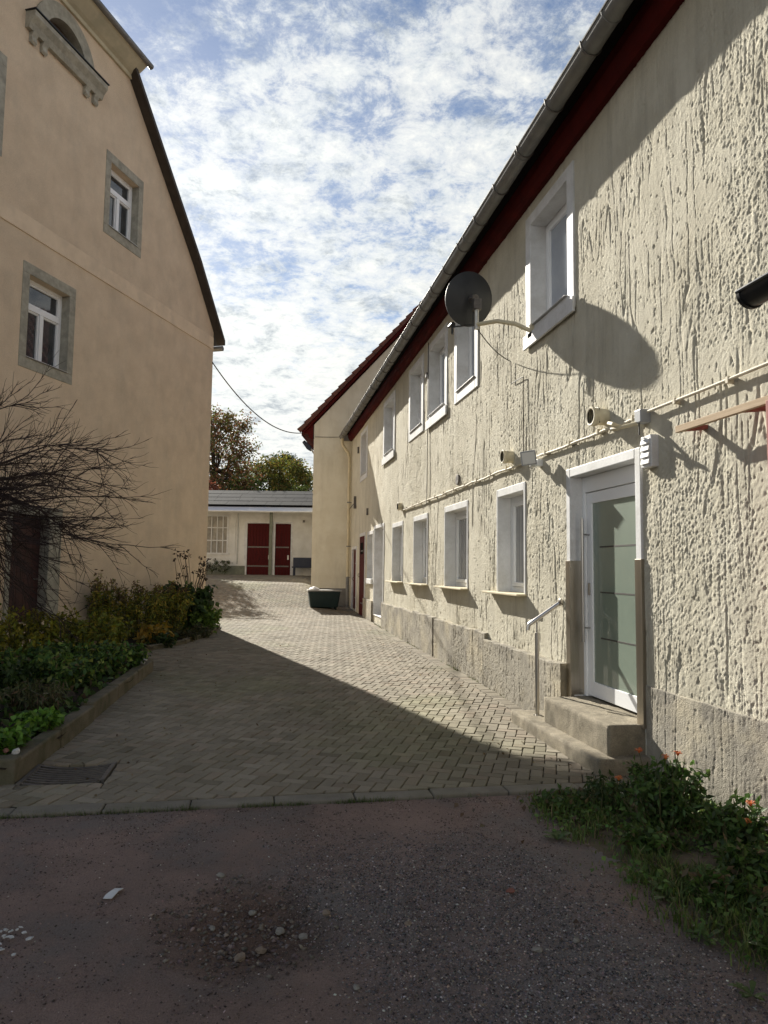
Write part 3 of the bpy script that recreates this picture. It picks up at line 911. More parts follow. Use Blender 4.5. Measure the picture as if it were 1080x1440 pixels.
def rough_slab(x0, x1, y0, y1, z0, z1, name, seed):
    nx, ny, nz = max(3, int((x1 - x0) / .03)), int((y1 - y0) / .03), max(3, int((z1 - z0) / .03))
    import bmesh
    bm = bmesh.new()
    def face(o, a, b, na, nb):
        vs = [[bm.verts.new(Vector(o) + Vector(a) * i / na + Vector(b) * j / nb) for i in range(na + 1)] for j in range(nb + 1)]
        for j in range(nb):
            for i in range(na): bm.faces.new((vs[j][i], vs[j][i + 1], vs[j + 1][i + 1], vs[j + 1][i]))
    X, Y, Z = x1 - x0, y1 - y0, z1 - z0
    face((x0, y0, z1), (X, 0, 0), (0, Y, 0), nx, ny); face((x0, y0, z0), (X, 0, 0), (0, 0, Z), nx, nz)
    face((x0, y1, z0), (0, -Y, 0), (0, 0, Z), ny, nz); face((x1, y1, z0), (-X, 0, 0), (0, 0, Z), nx, nz)
    bmesh.ops.remove_doubles(bm, verts=bm.verts, dist=.001)
    co = np.array([v.co for v in bm.verts])
    d = (fbm(co[:, 0] * 9 + co[:, 2] * 7, co[:, 1] * 9, seed) - .5) * .016 + (fbm(co[:, 0] * 40 + co[:, 2] * 31, co[:, 1] * 40, seed + 3, 2) - .5) * .007
    c = np.array([(x0 + x1) / 2, (y0 + y1) / 2, (z0 + z1) / 2])
    for i, v in enumerate(bm.verts):
        ed = sum([abs(v.co.x - x0) < .02, abs(v.co.y - y0) < .02 or abs(v.co.y - y1) < .02, abs(v.co.z - z1) < .02])
        n = Vector((-1 if abs(v.co.x - x0) < .004 else 0, -1 if abs(v.co.y - y0) < .004 else (1 if abs(v.co.y - y1) < .004 else 0), 1 if abs(v.co.z - z1) < .004 else 0))
        v.co += n * float(d[i]) - n * (.004 if n.length > 1.1 else 0)
        v.co -= Vector(st.location)
    bmesh.ops.recalc_face_normals(bm, faces=bm.faces)
    me = bpy.data.meshes.new(name); bm.to_mesh(me); bm.free()
    for p_ in me.polygons: p_.use_smooth = True
    me.materials.append(M['concrete']); o = bpy.data.objects.new(name, me); COL.objects.link(o); o.parent = st
    return o


tag(rough_slab(2.68, 3.16, 5.32, 7.30, -.02, .125, 'step', 2), 'long low concrete step')
tag(rough_slab(2.81, 3.42, 5.41, 6.72, .115, .365, 'step', 5), 'upper concrete step at the door sill')

rl = thing('handrail', 'short stainless steel handrail on a single post beside the door', 'handrail', (2.87, 7.03, .12))
MB().lathe((2.87, 7.03, .12), (0, 0, 1), [(0, .045), (.008, .045), (.010, .021), (.84, .021), (.842, .010), (.95, .010)], 20).build('post', M['steel'], rl, smooth=True)
MB().tube([(3.10, 6.985, 1.265), (3.0, 7.0, 1.195), (2.87, 7.03, 1.10), (2.80, 7.045, 1.05), (2.785, 7.047, 1.03), (2.778, 7.048, .985)], .0215, 14).build('rail', M['steel'], rl, smooth=True)
MB().lathe((3.118, 6.984, 1.275), (-1, 0, .1), [(0, .04), (.02, .04), (.03, .02)], 16).build('wall_rosette', M['steel'], rl, smooth=True)

# satellite dish
dc = Vector((2.57, 8.37, 5.00)); dn = Vector((-.23, .94, .26)).normalized()     # looks south, towards the sun
dish = thing('satellite_dish', 'dark grey satellite dish on a bent wall arm under the eave', 'satellite dish', (3.1, 7.95, 4.45))
m = MB(); Rr = .335; prof = []
for k in range(11):
    r_ = Rr * k / 10; prof.append((.075 * (k / 10) ** 2, max(r_, .001)))
prof2 = prof + [(p_[0] - .012, p_[1] + (.004 if i == 0 else 0)) for i, p_ in enumerate(prof[::-1])]
m.lathe(dc, dn, prof2, 40)
refl = m.build('reflector', M['dish'], dish, smooth=True)
tocam = -dn
pole_top = dc - dn * .13 + Vector((0, 0, -.12)); pole_bot = Vector((pole_top.x, pole_top.y, 4.57))
MB().tube([pole_top + Vector((0, 0, .05)), pole_bot], .028, 12).build('mast', M['galv'], dish, smooth=True)
a_ = MB()
a_.tube([pole_bot + Vector((0, 0, .06)), pole_bot + Vector((.18, -.25, .03)), Vector((2.93, 7.78, 4.50)), Vector((3.12, 7.72, 4.40))], .026, 10)
a_.box(3.08, 3.125, 7.66, 7.78, 4.33, 4.48); a_.build('wall_arm', M['creampipe'], dish, smooth=True)
bk = MB(); bk.tube([dc - dn * .005, dc - dn * .11], .05, 8).box(pole_top.x - .05, pole_top.x + .05, pole_top.y - .05, pole_top.y + .06, pole_top.z - .03, pole_top.z + .10)
bk.build('clamp', M['iron'], dish)
low = dc + Vector((0, 0, -Rr * .98)); tipp = dc + dn * .46 + Vector((-.02, 0, -.34))
MB().tube([dc - dn * .06 + Vector((0, 0, -.12)), low - dn * .03 + Vector((0, 0, -.01)), tipp], .012, 8).build('feed_arm', M['dish'], dish)
l_ = MB(); l_.lathe(tipp + dn * .03 + Vector((0, 0, .02)), (-dn + Vector((0, 0, .25))), [(-.06, .02), (-.01, .022), (0, .03), (.05, .033), (.055, .02)], 14).tube([tipp, tipp + Vector((0, 0, -.10))], .018, 8)
l_.build('receiver', M['black'], dish, smooth=True)


def sag(a, b, s, n=14):
    a = Vector(a); b = Vector(b)
    return [a.lerp(b, i / n) - Vector((0, 0, s * 4 * (i / n) * (1 - i / n))) for i in range(n + 1)]


def wavy(a, b, n, amp, seed):
    rr = random.Random(seed); a = Vector(a); b = Vector(b)
    return [a.lerp(b, i / n) + Vector((0, rr.uniform(-amp, amp) * .3, rr.uniform(-amp, amp))) for i in range(n + 1)]


cw = MB()
cw.tube(wavy((WX - .035, -6.5, 2.905), (WX - .035, 5.22, 2.90), 30, .004, 1), .013, 8)
cw.tube(wavy((WX - .03, 5.38, 2.885), (WX - .03, 15.25, 2.885), 34, .009, 2), .015, 8)
for i, y in enumerate(np.arange(.5, 15.2, .62)): cw.box(WX - .05, WX + .02, y - .012, y + .012, 2.875, 2.92)
tag(cw.build('cable', M['cable'], smooth=True), 'cream painted cable clipped along the stucco wall above the ground floor windows', 'cable')
dcb = MB()
dcb.tube(sag(pole_bot + Vector((0, 0, .02)), (WX - .03, 8.40, 4.24), .06) + [Vector((WX - .03, 8.39, 3.95)), Vector((WX - .03, 7.98, 3.93)), Vector((WX - .03, 7.975, 3.4)), Vector((WX - .03, 7.97, 2.9))], .006, 6)
tag(dcb.build('cable', M['cabledark'], smooth=True), 'thin cable running from the satellite dish down the stucco wall', 'cable')
vcb = MB(); vcb.tube(wavy((WX - .03, 12.86, 5.9), (WX - .03, 12.90, 2.80), 16, .003, 6), .008, 6)
tag(vcb.build('cable', M['cabledark'], smooth=True), 'thin vertical cable beside the third upper window from the near end', 'cable')

# floodlights
fl = thing('floodlight', 'square grey floodlight on a pale bracket above the nearest ground floor window', 'lamp', (WX, 7.86, 2.88))
MB().box(WX - .07, WX + .01, 7.46, 7.56, 2.77, 2.85).build('base_box', M['plastic'], fl, bevel=.008)
MB().tube([(WX - .06, 7.52, 2.81), (WX - .12, 7.51, 2.80), (2.955, 7.46, 2.83)], .018, 8).lathe((WX - .11, 7.50, 2.785), (0, 0, -1), [(-.03, .03), (.02, .035), (.03, .02)], 14).build('bracket', M['lampglass'], fl, smooth=True)
h_ = MB(); hc = Vector((2.945, 7.43, 2.85)); n_ = Vector((-.40, -.88, -.20)).normalized(); a1 = Vector((.85, -.30, .12)); a1 = (a1 - n_ * a1.dot(n_)).normalized(); b1 = n_.cross(a1)
h_.prism([hc + a1 * x + b1 * y for x, y in ((-.085, -.08), (.085, -.08), (.085, .08), (-.085, .08))], -n_ * .035)
h_.build('lamp_head', M['lampgrey'], fl, bevel=.006)
h_ = MB(); h_.prism([hc + n_ * .002 + a1 * x + b1 * y for x, y in ((-.07, -.065), (.07, -.065), (.07, .065), (-.07, .065))], n_ * .004); h_.build('lamp_glass', M['lampglass'], fl)

f2 = thing('floodlight', 'cream floodlight with a tilted arm beside the grey junction box over the door', 'lamp', (WX, 5.4, 2.85))
MB().box(WX - .085, WX + .01, 5.25, 5.35, 2.82, 2.93).build('junction_box', M['lampgrey'], f2, bevel=.008)
MB().tube([(WX - .08, 5.32, 2.82), (WX - .16, 5.36, 2.80), (WX - .20, 5.42, 2.79), (WX - .21, 5.50, 2.80)], .016, 8).build('bracket', M['creampipe'], f2, smooth=True)
h_ = MB(); hc = Vector((WX - .20, 5.47, 2.815)); n_ = Vector((-.30, .30, -.90)).normalized(); a1 = Vector((.1, 1, 0)); a1 = (a1 - n_ * a1.dot(n_)).normalized(); b1 = n_.cross(a1)
h_.prism([hc + a1 * x + b1 * y for x, y in ((-.07, -.05), (.07, -.05), (.07, .05), (-.07, .05))], -n_ * .03); h_.build('lamp_head', M['creampipe'], f2, bevel=.008)
MB().tube([(WX - .07, 5.30, 2.83), (WX - .07, 5.30, 2.72)], .006, 6).build('flex', M['cabledark'], f2)

# timber frame and porch at the right edge
tf = thing('timber_frame', 'rust red post carrying a pale raw timber board off the wall', 'frame', (2.98, 3.6, 0))
MB().box(2.93, 3.03, 3.57, 3.67, -.05, 2.62).build('post', M['redpost'], tf, bevel=.006)
MB().box(2.975, 3.005, 3.30, 4.66, 2.613, 2.662).build('board', M['timber'], tf, bevel=.003)
MB().prism([(3.0055, 4.56, 2.615), (3.0055, 4.62, 2.615), (3.13, 4.56, 2.62), (3.13, 4.50, 2.62)], (0, 0, .03)).prism([(3.0055, 3.93, 2.615), (3.0055, 3.98, 2.615), (3.13, 3.93, 2.62), (3.13, 3.88, 2.62)], (0, 0, .03)).build('bracket', M['redpost'], tf)

pr = thing('porch_roof', 'small dark lean-to roof with a black half round gutter on the near wall', 'porch', (2.6, 1.0, 2.5))
g = MB(); prof = [(-math.pi * k / 12) for k in range(13)]
cx_, cz_, r_ = 2.2, 2.88, .066
vs = []
for y in (-2.4, 2.82):
    vs += [(cx_ + r_ * math.cos(t), y, cz_ + r_ * math.sin(t)) for t in prof] + [(cx_ + (r_ - .006) * math.cos(t), y, cz_ + (r_ - .006) * math.sin(t)) for t in prof[::-1]]
g.add(vs, [(k, (k + 1) % 26, 26 + (k + 1) % 26, 26 + k) for k in range(26)] + [tuple(range(26)), tuple(range(26, 52))])
g.add([(cx_ + (r_ + .006) * math.cos(t), 2.815, cz_ + (r_ + .006) * math.sin(t)) for t in prof] + [(cx_ + (r_ + .006) * math.cos(t), 2.835, cz_ + (r_ + .006) * math.sin(t)) for t in prof],
      [tuple(range(13)), tuple(range(13, 26))] + [(k, k + 1, 14 + k, 13 + k) for k in range(12)])
g.tube([(cx_ - r_, -2.4, cz_ + .004), (cx_ - r_, 2.835, cz_ + .004)], .010, 8)
g.build('gutter', M['black'], pr, smooth=True)
MB().prism([(2.25, -2.4, 2.90), (3.12, -2.4, 3.25), (3.12, -2.4, 3.30), (2.22, -2.4, 2.945)], (0, 5.05, 0)).build('roof_sheet', M['slate'], pr)
for y in (-2.2, 0.2, 2.40):
    r2 = MB(); r2.prism([(2.30, y, 2.84), (3.12, y, 3.15), (3.12, y, 3.235), (2.30, y, 2.905)], (0, .08, 0))
    r2.build('rafter', M['redpost'], pr)
pt = MB(); pt.lathe((3.02, 3.98, -.05), (0, 0, 1), [(0, .055), (.09, .075), (.10, .085), (.125, .085), (.125, .072), (.09, .065)], 20)
tag(pt.build('flower_pot', M['black'], smooth=True), 'dark plant pot on the ground at the foot of the red post', 'pot')

# ================================================================== GABLE HOUSE (left)
gh_rot = math.atan2(fd.y, fd.x)
gab = thing('gable_house', 'tall peach rendered house with half hipped gable and grey stone window surrounds', 'house', tuple(fn * -LD), gh_rot, world=False)
# local axes: x along the front, y into the house, z up
SC, S0, S1 = 10.6, 4.6, 16.6


def zt_(s):
    u = abs(s - SC)
    return 9.22 + (4.87 - u) * 1.003 if u < 4.87 else 9.22 - (u - 4.87) * 1.188


def roofz(s): return zt_(s)


DEP = 14.0
wl = MB(); hz = 12.20
wl.prism([(S0, 0, -.3), (S1, 0, -.3), (S1, 0, zt_(S1) - .11), (SC + 4.87, 0, 9.11), (SC + 1.79, 0, hz), (SC - 1.79, 0, hz), (SC - 4.87, 0, 9.11), (S0, 0, zt_(S0) - .11)], (0, DEP, 0))
gw = wl.build('wall', M['peach'], gab)
W1 = (9.87, 11.22, 4.97, 6.82); W2 = (11.93, 13.23, 8.31, 10.05); W3 = (2 * SC - 13.23, 2 * SC - 11.93, 8.31, 10.05); W4 = (6.2, 7.55, 4.97, 6.82)
GD = (9.83, 11.12, .25, 2.62)
cut = MB()
for a, b, c, d in (W1, W2, W3, W4):
    cut.box(a + .16, b - .16, -.5, .34, c + .19, d - .19)
cut.box(GD[0] + .08, GD[1] - .30, -.5, .34, GD[2], GD[3] - .16)
AR, ACX, ACZ = .56, 10.62, 11.12
arc = [(ACX + AR * math.cos(t), -.5, ACZ + .02 + AR * 1.0 * math.sin(t)) for t in np.linspace(0, math.pi, 25)]
cut.prism(arc, (0, .78, 0))
carve(gw, cut)
for (a, b, c, d) in (W1, W2, W3, W4):
    m = MB(); q = .162; x0, x1 = -.012, .20
    for (y0_, y1_, z0_, z1_) in ((a, a + q, c + .19, d - .19), (b - q, b, c + .19, d - .19), (a, b, d - .19, d), (a, b, c, c + .19)):
        m.box(y0_ + .001, y1_ - .001, x0, x1, z0_ + .001, z1_ - .001)
    w = m.build('window', M['sandstone'], gab, bevel=.006)
    oa, ob, oc, od = a + q, b - q, c + .19, d - .19
    f = MB(); yb = .16
    f.box(oa + .002, oa + .07, yb, yb + .07, oc, od).box(ob - .07, ob - .002, yb, yb + .07, oc, od).box(oa + .07, ob - .07, yb, yb + .07, od - .07, od).box(oa + .07, ob - .07, yb, yb + .07, oc, oc + .07)
    zt2 = oc + (od - oc) * .66; mid = (oa + ob) / 2
    f.box(oa + .07, ob - .07, yb - .015, yb + .07, zt2 - .05, zt2 + .05).box(mid - .045, mid + .045, yb - .012, yb + .07, oc + .07, zt2 - .05)
    for (p0, p1, p2, p3) in ((oa + .07, mid - .045, oc + .07, zt2 - .05), (mid + .045, ob - .07, oc + .07, zt2 - .05), (oa + .07, ob - .07, zt2 + .05, od - .07)):
        f.box(p0, p0 + .03, yb + .012, yb + .06, p2, p3).box(p1 - .03, p1, yb + .012, yb + .06, p2, p3).box(p0 + .03, p1 - .03, yb + .012, yb + .06, p2, p2 + .03).box(p0 + .03, p1 - .03, yb + .012, yb + .06, p3 - .03, p3)
    f.build('frame', M['plastic'], w, bevel=.004)
    MB().box(oa + .08, ob - .08, yb + .045, yb + .055, oc + .08, od - .08).build('pane', M['panedark'], w)
    MB().prism([(oa - .01, -.035, oc + .002), (oa - .01, .16, oc + .03), (oa - .01, .16, oc + .045), (oa - .01, -.035, oc + .014)], (ob - oa + .02, 0, 0)).build('sill', M['galv'], w)
# arched attic window
m = MB(); no = 28; ri, ro = AR - .004, .83
ring = [(ACX + r__ * math.cos(t), -.035, ACZ + r__ * math.sin(t)) for r__, ts in ((ro, np.linspace(0, math.pi, no)), (ri, np.linspace(math.pi, 0, no))) for t in ts]
for k in range(no - 1):
    A, B, C_, D_ = ring[k], ring[k + 1], ring[2 * no - 2 - k], ring[2 * no - 1 - k]
    m.prism([A, B, C_, D_], (0, .26, 0))
aw = m.build('window', M['sandstone'], gab); tag(aw, 'arched attic window with stone hood and bracketed sill')
MB().prism([(9.62, -.20, 11.06), (9.62, -.20, 11.15), (9.62, .02, 11.16), (9.62, .02, 10.86), (9.62, -.08, 10.86), (9.62, -.12, 10.96)], (2.0, 0, 0)).build('sill', M['sandstone'], aw)
MB().box(9.60, 11.64, -.225, .0, 11.162, 11.18).build('sill_flashing', M['black'], aw)
for s_ in (9.72, 9.98, 11.14, 11.40):
    b_ = MB(); b_.prism([(s_, -.10, 10.858), (s_, .01, 10.858), (s_, .01, 10.70), (s_, -.04, 10.66), (s_, -.075, 10.70), (s_, -.06, 10.78)], (.12, 0, 0))
    b_.build('sill_bracket', M['sandstone'], aw)
f = MB()
for k in range(no - 1):
    t0, t1 = math.pi * k / (no - 1), math.pi * (k + 1) / (no - 1)
    f.prism([(ACX + r__ * math.cos(t), .17, ACZ + .02 + r__ * math.sin(t)) for r__, t in ((AR - .01, t0), (AR - .01, t1), (AR - .08, t1), (AR - .08, t0))], (0, .05, 0))
f.box(ACX - .03, ACX + .03, .172, .218, ACZ + .06, ACZ + AR - .06).box(ACX - AR + .06, ACX + AR - .06, .168, .222, ACZ + .03, ACZ + .09)
f.build('frame', mat('brown_window_wood', (.10, .07, .05), (.07, .05, .04), 6, .6), aw)
MB().prism([(ACX + (AR - .02) * math.cos(t), .205, ACZ + .02 + (AR - .02) * math.sin(t)) for t in np.linspace(0, math.pi, 24)], (0, .012, 0)).build('pane', M['panedark'], aw)
# string course, eave corner, cornice
MB().box(S0, S1 - .02, -.022, .05, 7.30, 7.62).build('string_course', M['peachband'], gab, bevel=.006)
MB().box(S0, S1 + .012, -.02, .05, -.2, .62).build('plinth', M['peachband'], gab, bevel=.01)
MB().prism([(8.55, .03, 12.0), (8.55, -.05, 12.0), (8.55, -.07, 12.06), (8.55, -.14, 12.10), (8.55, -.30, 12.22), (8.55, -.37, 12.28), (8.55, -.37, 12.315), (8.55, .03, 12.33)], (4.1, 0, 0)).build('cornice', M['cornice'], gab)
dm = MB(); x0 = GD[0]
dm.box(GD[0], GD[0] + .09, -.03, .30, GD[2], GD[3]).box(GD[1] - .32, GD[1], -.03, .30, GD[2], GD[3] - .18).box(GD[0] + .0901, GD[1], -.035, .30, GD[3] - .18, GD[3])
gd = dm.build('door', M['sandstone'], gab, bevel=.01)
l = MB()
for k in range(5):
    a = GD[0] + .09; b = GD[1] - .32; l.box(a + (b - a) * k / 5 + .004, a + (b - a) * (k + 1) / 5 - .004, .16, .20, GD[2], GD[3] - .18)
l.box(GD[0] + .09, GD[1] - .32, .195, .23, GD[2], GD[3] - .18)
l.build('leaf', mat('dark_maroon_wood', (.06, .018, .016), (.04, .014, .013), 5, .6, stretch=(8, 8, .6)), gd)
MB().tube([(GD[1] - .42, .16, 1.35), (GD[1] - .42, .08, 1.35), (GD[1] - .54, .08, 1.35)], .012, 8).build('door_handle', M['iron'], gd)
# roof
rm_ = MB(); ov = -.20
rzt = zt_(SC); rd = 1.4; hs = SC + 1.9; hzt = zt_(hs); kx = SC + 4.87; ex = 16.86; hez = 12.38
th = (0, 0, -.08)
for sg in (1, -1):
    X = lambda s: SC + sg * (s - SC)
    rm_.prism([(X(kx), ov, zt_(kx)), (X(kx), DEP + .3, zt_(kx)), (X(SC), DEP + .3, rzt), (X(SC), rd, rzt), (X(hs), ov, hzt)], th)
    rm_.prism([(X(ex), ov, zt_(ex)), (X(ex), DEP + .3, zt_(ex)), (X(kx + .001), DEP + .3, zt_(kx)), (X(kx + .001), ov, zt_(kx))], th)
rm_.prism([(SC - 2.10, -.34, hez), (SC + 2.10, -.34, hez), (SC + .02, rd - .03, rzt - .003), (SC - .02, rd - .03, rzt - .003)], (0, 0, -.05))
groof = rm_.build('roof', M['slate'], gab)
for sg in (1, -1):
    vg = MB()
    X = lambda s: SC + sg * (s - SC)
    for p0, p1 in ((ex - .02, kx), (kx, hs - .02)):
        vg.prism([(X(p0), ov - .02, zt_(p0) - .105), (X(p0), ov - .02, zt_(p0) + .02), (X(p1), ov - .02, zt_(p1) + .02), (X(p1), ov - .02, zt_(p1) - .105)], (0, .035, 0))
        vg.prism([(X(p0), ov + .0155, zt_(p0) - .082), (X(p0), -.002, zt_(p0) - .082), (X(p1), -.002, zt_(p1) - .082), (X(p1), ov + .0155, zt_(p1) - .082)], (0, 0, -.025))
    vg.build('verge_board', M['verge'], groof)
gt = MB(); gt.tube([(SC - 2.16, -.40, hez - .05), (SC + 2.16, -.40, hez - .05)], .06, 12); gt.build('gutter', M['zinc'], groof, smooth=True)
gt = MB(); gt.tube([(16.94, ov + .1, 7.44), (16.94, DEP, 7.38)], .07, 12); gt.build('gutter', M['zinc'], groof, smooth=True)
ch = MB(); ch.box(9.9, 10.7, 6, 6.8, 13.6, 16.0); ch.build('chimney', M['tile'], groof, bevel=.02)

# ================================================================== END HOUSE (far, beyond the long house)
EX, EY = 0.0, 0.0
end = thing('end_house', 'smooth pale cream end house with red tiled gable roof projecting at the far corner', 'house', (1.83, 24.45, 0), rad(-12.0), world=False)
ev = 6.57; pit = math.tan(rad(47)); ew = 8.4
MB().prism([(EX, EY, 0), (EX + ew, EY, 0), (EX + ew, EY, ev), (EX + ew / 2, EY, ev + ew / 2 * pit), (EX, EY, ev)], (0, 9, 0)).build('wall', M['cream'], end)
MB().box(EX - .025, EX + 1.27, EY - .02, EY + 9, 0, .92).build('plinth', M['greybase'], end, bevel=.005)
ca_, sa_ = math.cos(rad(47)), math.sin(rad(47))
Lr = (ew / 2 + .46) / ca_
Vt, Ft = tiled((EX - .46, EY - .16, ev - .46 * pit + .30), (0, 1, 0), (ca_, 0, sa_), 42, 20, 9.3, Lr, .03)
er = np_obj('roof', Vt, Ft[:, ::-1], M['tile'], end)
Vt, Ft = tiled((EX + ew + .46, EY - .16, ev - .46 * pit + .30), (0, 1, 0), (-ca_, 0, sa_), 42, 20, 9.3, Lr, .03)
np_obj('roof', Vt, Ft, M['tile'], end)
x0 = EX - .42; z0_ = ev - .42 * pit
MB().prism([(x0, EY - .10, z0_ + .26), (EX + ew / 2, EY - .10, ev + ew / 2 * pit + .26), (EX + ew + .42, EY - .10, z0_ + .26), (EX + ew + .42, EY - .10, z0_ + .06), (EX + ew / 2, EY - .10, ev + ew / 2 * pit + .06), (x0, EY - .10, z0_ + .06)], (0, 9.2, 0)).build('roof_deck', M['eave'], er)
et = MB()                                                             # stepped tile ends along the verge
for k in range(21):
    t = Lr * k / 20; p0 = Vector((EX - .46 + ca_ * t, EY - .19, ev - .46 * pit + .20 + sa_ * t)); q = Vector((ca_, 0, sa_)) * (Lr / 20 + .03); nn = Vector((-sa_, 0, ca_))
    et.prism([p0, p0 + q, p0 + q + nn * .11, p0 + nn * .155], (0, .12, 0))
et.build('verge_tiles', M['tile'], er)
MB().prism([(EX - .40, EY - .04, ev - .40 * pit + .08), (EX - .02, EY - .04, ev + .06), (EX - .02, EY - .04, ev - .52), (EX - .14, EY - .04, ev - .50), (EX - .22, EY - .04, ev - .30), (EX - .40, EY - .04, ev - .36)], (0, 9, 0)).build('eave_box', M['eave'], end)
MB().tube([(EX + .03, EY - .02, 6.14), (EX + .6, EY - .03, 6.13), (EX + 1.22, EY - .03, 6.15)], .008, 5).build('wall_wire', M['cabledark'], end)
MB().box(EX + 1.0, EX + 1.30, EY - .06, EY - .01, 5.99, 6.39).build('gutter_hopper', M['zinc'], end, bevel=.02)

EX, EY = 1.83, 24.22
lampst = thing('street_lamp', 'grey wall mounted street lamp on the corner of the cream end house', 'street lamp', (1.95, 24.8, 5.5))
MB().tube([(1.98, 24.85, 5.50), (1.84, 24.80, 5.66), (1.76, 24.76, 5.78)], .03, 8).build('arm', M['galv'], lampst, smooth=True)
a = Vector((1.80, 24.75, 5.74)); b = Vector((1.50, 24.70, 6.06)); d = (b - a).normalized(); sd_ = d.cross(Vector((0, 1, 0))).normalized()
MB().prism([a - sd_ * .05, a + sd_ * .05, a.lerp(b, .35) + sd_ * .10, b + sd_ * .07, b - sd_ * .02, a.lerp(b, .35) - sd_ * .06], (0, .2, 0)).build('lamp_head', M['bluewood'], lampst, bevel=.02)

oc_ = MB()
A0 = gl(16.55, .02, 6.95)
oc_.tube(sag(A0, (1.47, 24.38, 6.26), .55, 22), .016, 6)
tag(oc_.build('cable', M['cabledark'], smooth=True), 'black overhead cable sagging between the peach gable house and the cream end house', 'cable')

# green tub before the end house
tb = thing('garden_tub', 'dark teal tub with tapering sides, grey lid and a white sack on it', 'tub', (2.1, 22.65, .27))
zb, zt3 = .27, .87
MB().add([(1.68, 22.48, zb + .09), (2.54, 22.48, zb + .09), (2.54, 22.88, zb + .09), (1.68, 22.88, zb + .09), (1.61, 22.40, zt3), (2.62, 22.40, zt3), (2.62, 22.94, zt3), (1.61, 22.94, zt3)],
         [(3, 2, 1, 0), (4, 5, 6, 7), (0, 1, 5, 4), (1, 2, 6, 5), (2, 3, 7, 6), (3, 0, 4, 7)]).build('body', M['tub'], tb, bevel=.03)
MB().box(1.58, 2.65, 22.37, 22.96, zt3 + .002, zt3 + .045).build('lid', M['lid'], tb, bevel=.012)
for x, y in ((1.74, 22.54), (2.48, 22.54), (1.74, 22.84), (2.48, 22.84)):
    MB().tube([(x, y, zb + .10), (x, y, zb - .06)], [.035, .025], 8).build('foot', M['tub'], tb)
sk = MB(); sk.lathe((1.80, 22.62, zt3 + .046), (0, 0, 1), [(0, .16), (.03, .17), (.06, .12), (.09, .05), (.11, .02)], 9)
tag(sk.build('sack', M['bag'], smooth=True), 'crumpled white sack lying on the lid of the teal tub', 'sack')

# ================================================================== SHED (back of the yard)
SD = 32.2
shed = thing('shed', 'low white outbuilding with dark felt roof, white fascia and two red doors', 'shed', tuple(f0 * SD + Vector((0, 0, 1.24))), math.atan2(r0.y, r0.x), world=False)
# local: x along the front to the right, y away from the camera, z up from the yard there
sw_ = MB(); sw_.box(-15.5, 2.0, 0, 6.0, -.6, 2.92); sw0 = sw_.build('wall', M['shedwall'], shed)
cut = MB(); cut.box(-8.6, -7.05, -.3, .22, .98, 2.72); cut.box(-6.2, -5.06, -.3, .12, -.1, 2.36); cut.box(-4.93, -4.2, -.3, .12, -.1, 2.36); carve(sw0, cut)
MB().box(-15.5, -6.26, -.03, .05, -.5, .42).build('plinth', M['postpaint'], shed)
rr_ = MB(); rr_.prism([(-16, -.70, 3.0), (2.2, -.70, 3.0), (2.2, 2.7, 4.0), (-16, 2.7, 4.0)], (0, 0, .06)); rr_.prism([(-16, 2.7, 4.0), (2.2, 2.7, 4.0), (2.2, 6.4, 3.0), (-16, 6.4, 3.0)], (0, 0, .06))
sroof = rr_.build('roof', M['shedroof'], shed)
sv = MB(); rr2 = random.Random(8)
for k in range(4):                                                     # overlapping felt courses
    t0 = k / 4; y = -.70 + 3.40 * t0; z = 3.0 + 1.0 * t0 + .064
    x = -16.0
    while x < 2.1:
        l_ = rr2.uniform(.6, 1.5); j = rr2.uniform(0, .02); e_ = min(x + l_ - .01, 2.2)
        sv.prism([(x, y - .02, z + .066 + j * .4), (e_, y - .02, z + .066 + j * .4), (e_, y + .86, z + .066 + .253), (x, y + .86, z + .066 + .253)], (0, 0, .006)); x += l_
sv.build('felt_course', M['shedroof'], sroof)
MB().prism([(-16, -1.22, 2.80), (-16, -1.22, 2.83), (-16, -.69, 3.045), (-16, -.69, 3.0)], (18.2, 0, 0)).build('fascia', mat('white_sheet_metal', (.82, .82, .82), (.74, .74, .74), 3, .45), shed)
MB().prism([(-16, -1.15, 2.77), (2.2, -1.15, 2.77), (2.2, 0, 2.88), (-16, 0, 2.88)], (0, 0, .03)).build('soffit', M['shedwall'], shed)
MB().box(-5.07, -4.94, -.80, -.68, -.3, 2.80).build('post', M['postpaint'], shed, bevel=.008)
for (a, b), lb in (((-6.19, -5.07), 'wide red double boarded door'), ((-4.92, -4.21), 'narrow red boarded door')):
    fr = MB(); fr.box(a - .12, a, -.02, .1, -.1, 2.36).box(b, b + .08, -.02, .1, -.1, 2.36).box(a - .12, b + .08, -.02, .1, 2.361, 2.43)
    dr = fr.build('door', M['white'], shed)
    l = MB(); n = 8 if b - a > 1 else 5
    for k in range(n): l.box(a + (b - a) * k / n + .005, a + (b - a) * (k + 1) / n - .005, .02, .06, -.02, 2.34)
    l.box(a, b, .055, .08, -.02, 2.34); tag(l.build('leaf', M['red'], dr), lb)
    for z in (.42, 1.28):
        hg = MB(); hg.box(a + .01, b - .08, .008, .018, z - .03, z + .03)
        hg.build('hinge', M['iron'], dr)
    MB().box(b - .14, b - .08, -.03, .02, .72, .92).build('door_handle', M['galv'], dr)
fr = MB(); a, b, c, d = -8.6, -7.05, .98, 2.72
fr.box(a, b, -.02, .1, d - .07, d).box(a - .06, b + .06, -.06, .1, c - .06, c + .02).box(b - .07, b, -.02, .1, c, d).box(a, a + .07, -.02, .1, c, d)
sw = fr.build('window', M['white'], shed)
gr = MB()
for k in range(1, 6): gr.box(a + (b - a) * k / 6 - .022, a + (b - a) * k / 6 + .022, .02, .06, c, d)
for k in range(1, 3): gr.box(a + .05, b - .05, .015, .065, c + (d - c) * k / 3 - .022, c + (d - c) * k / 3 + .022)
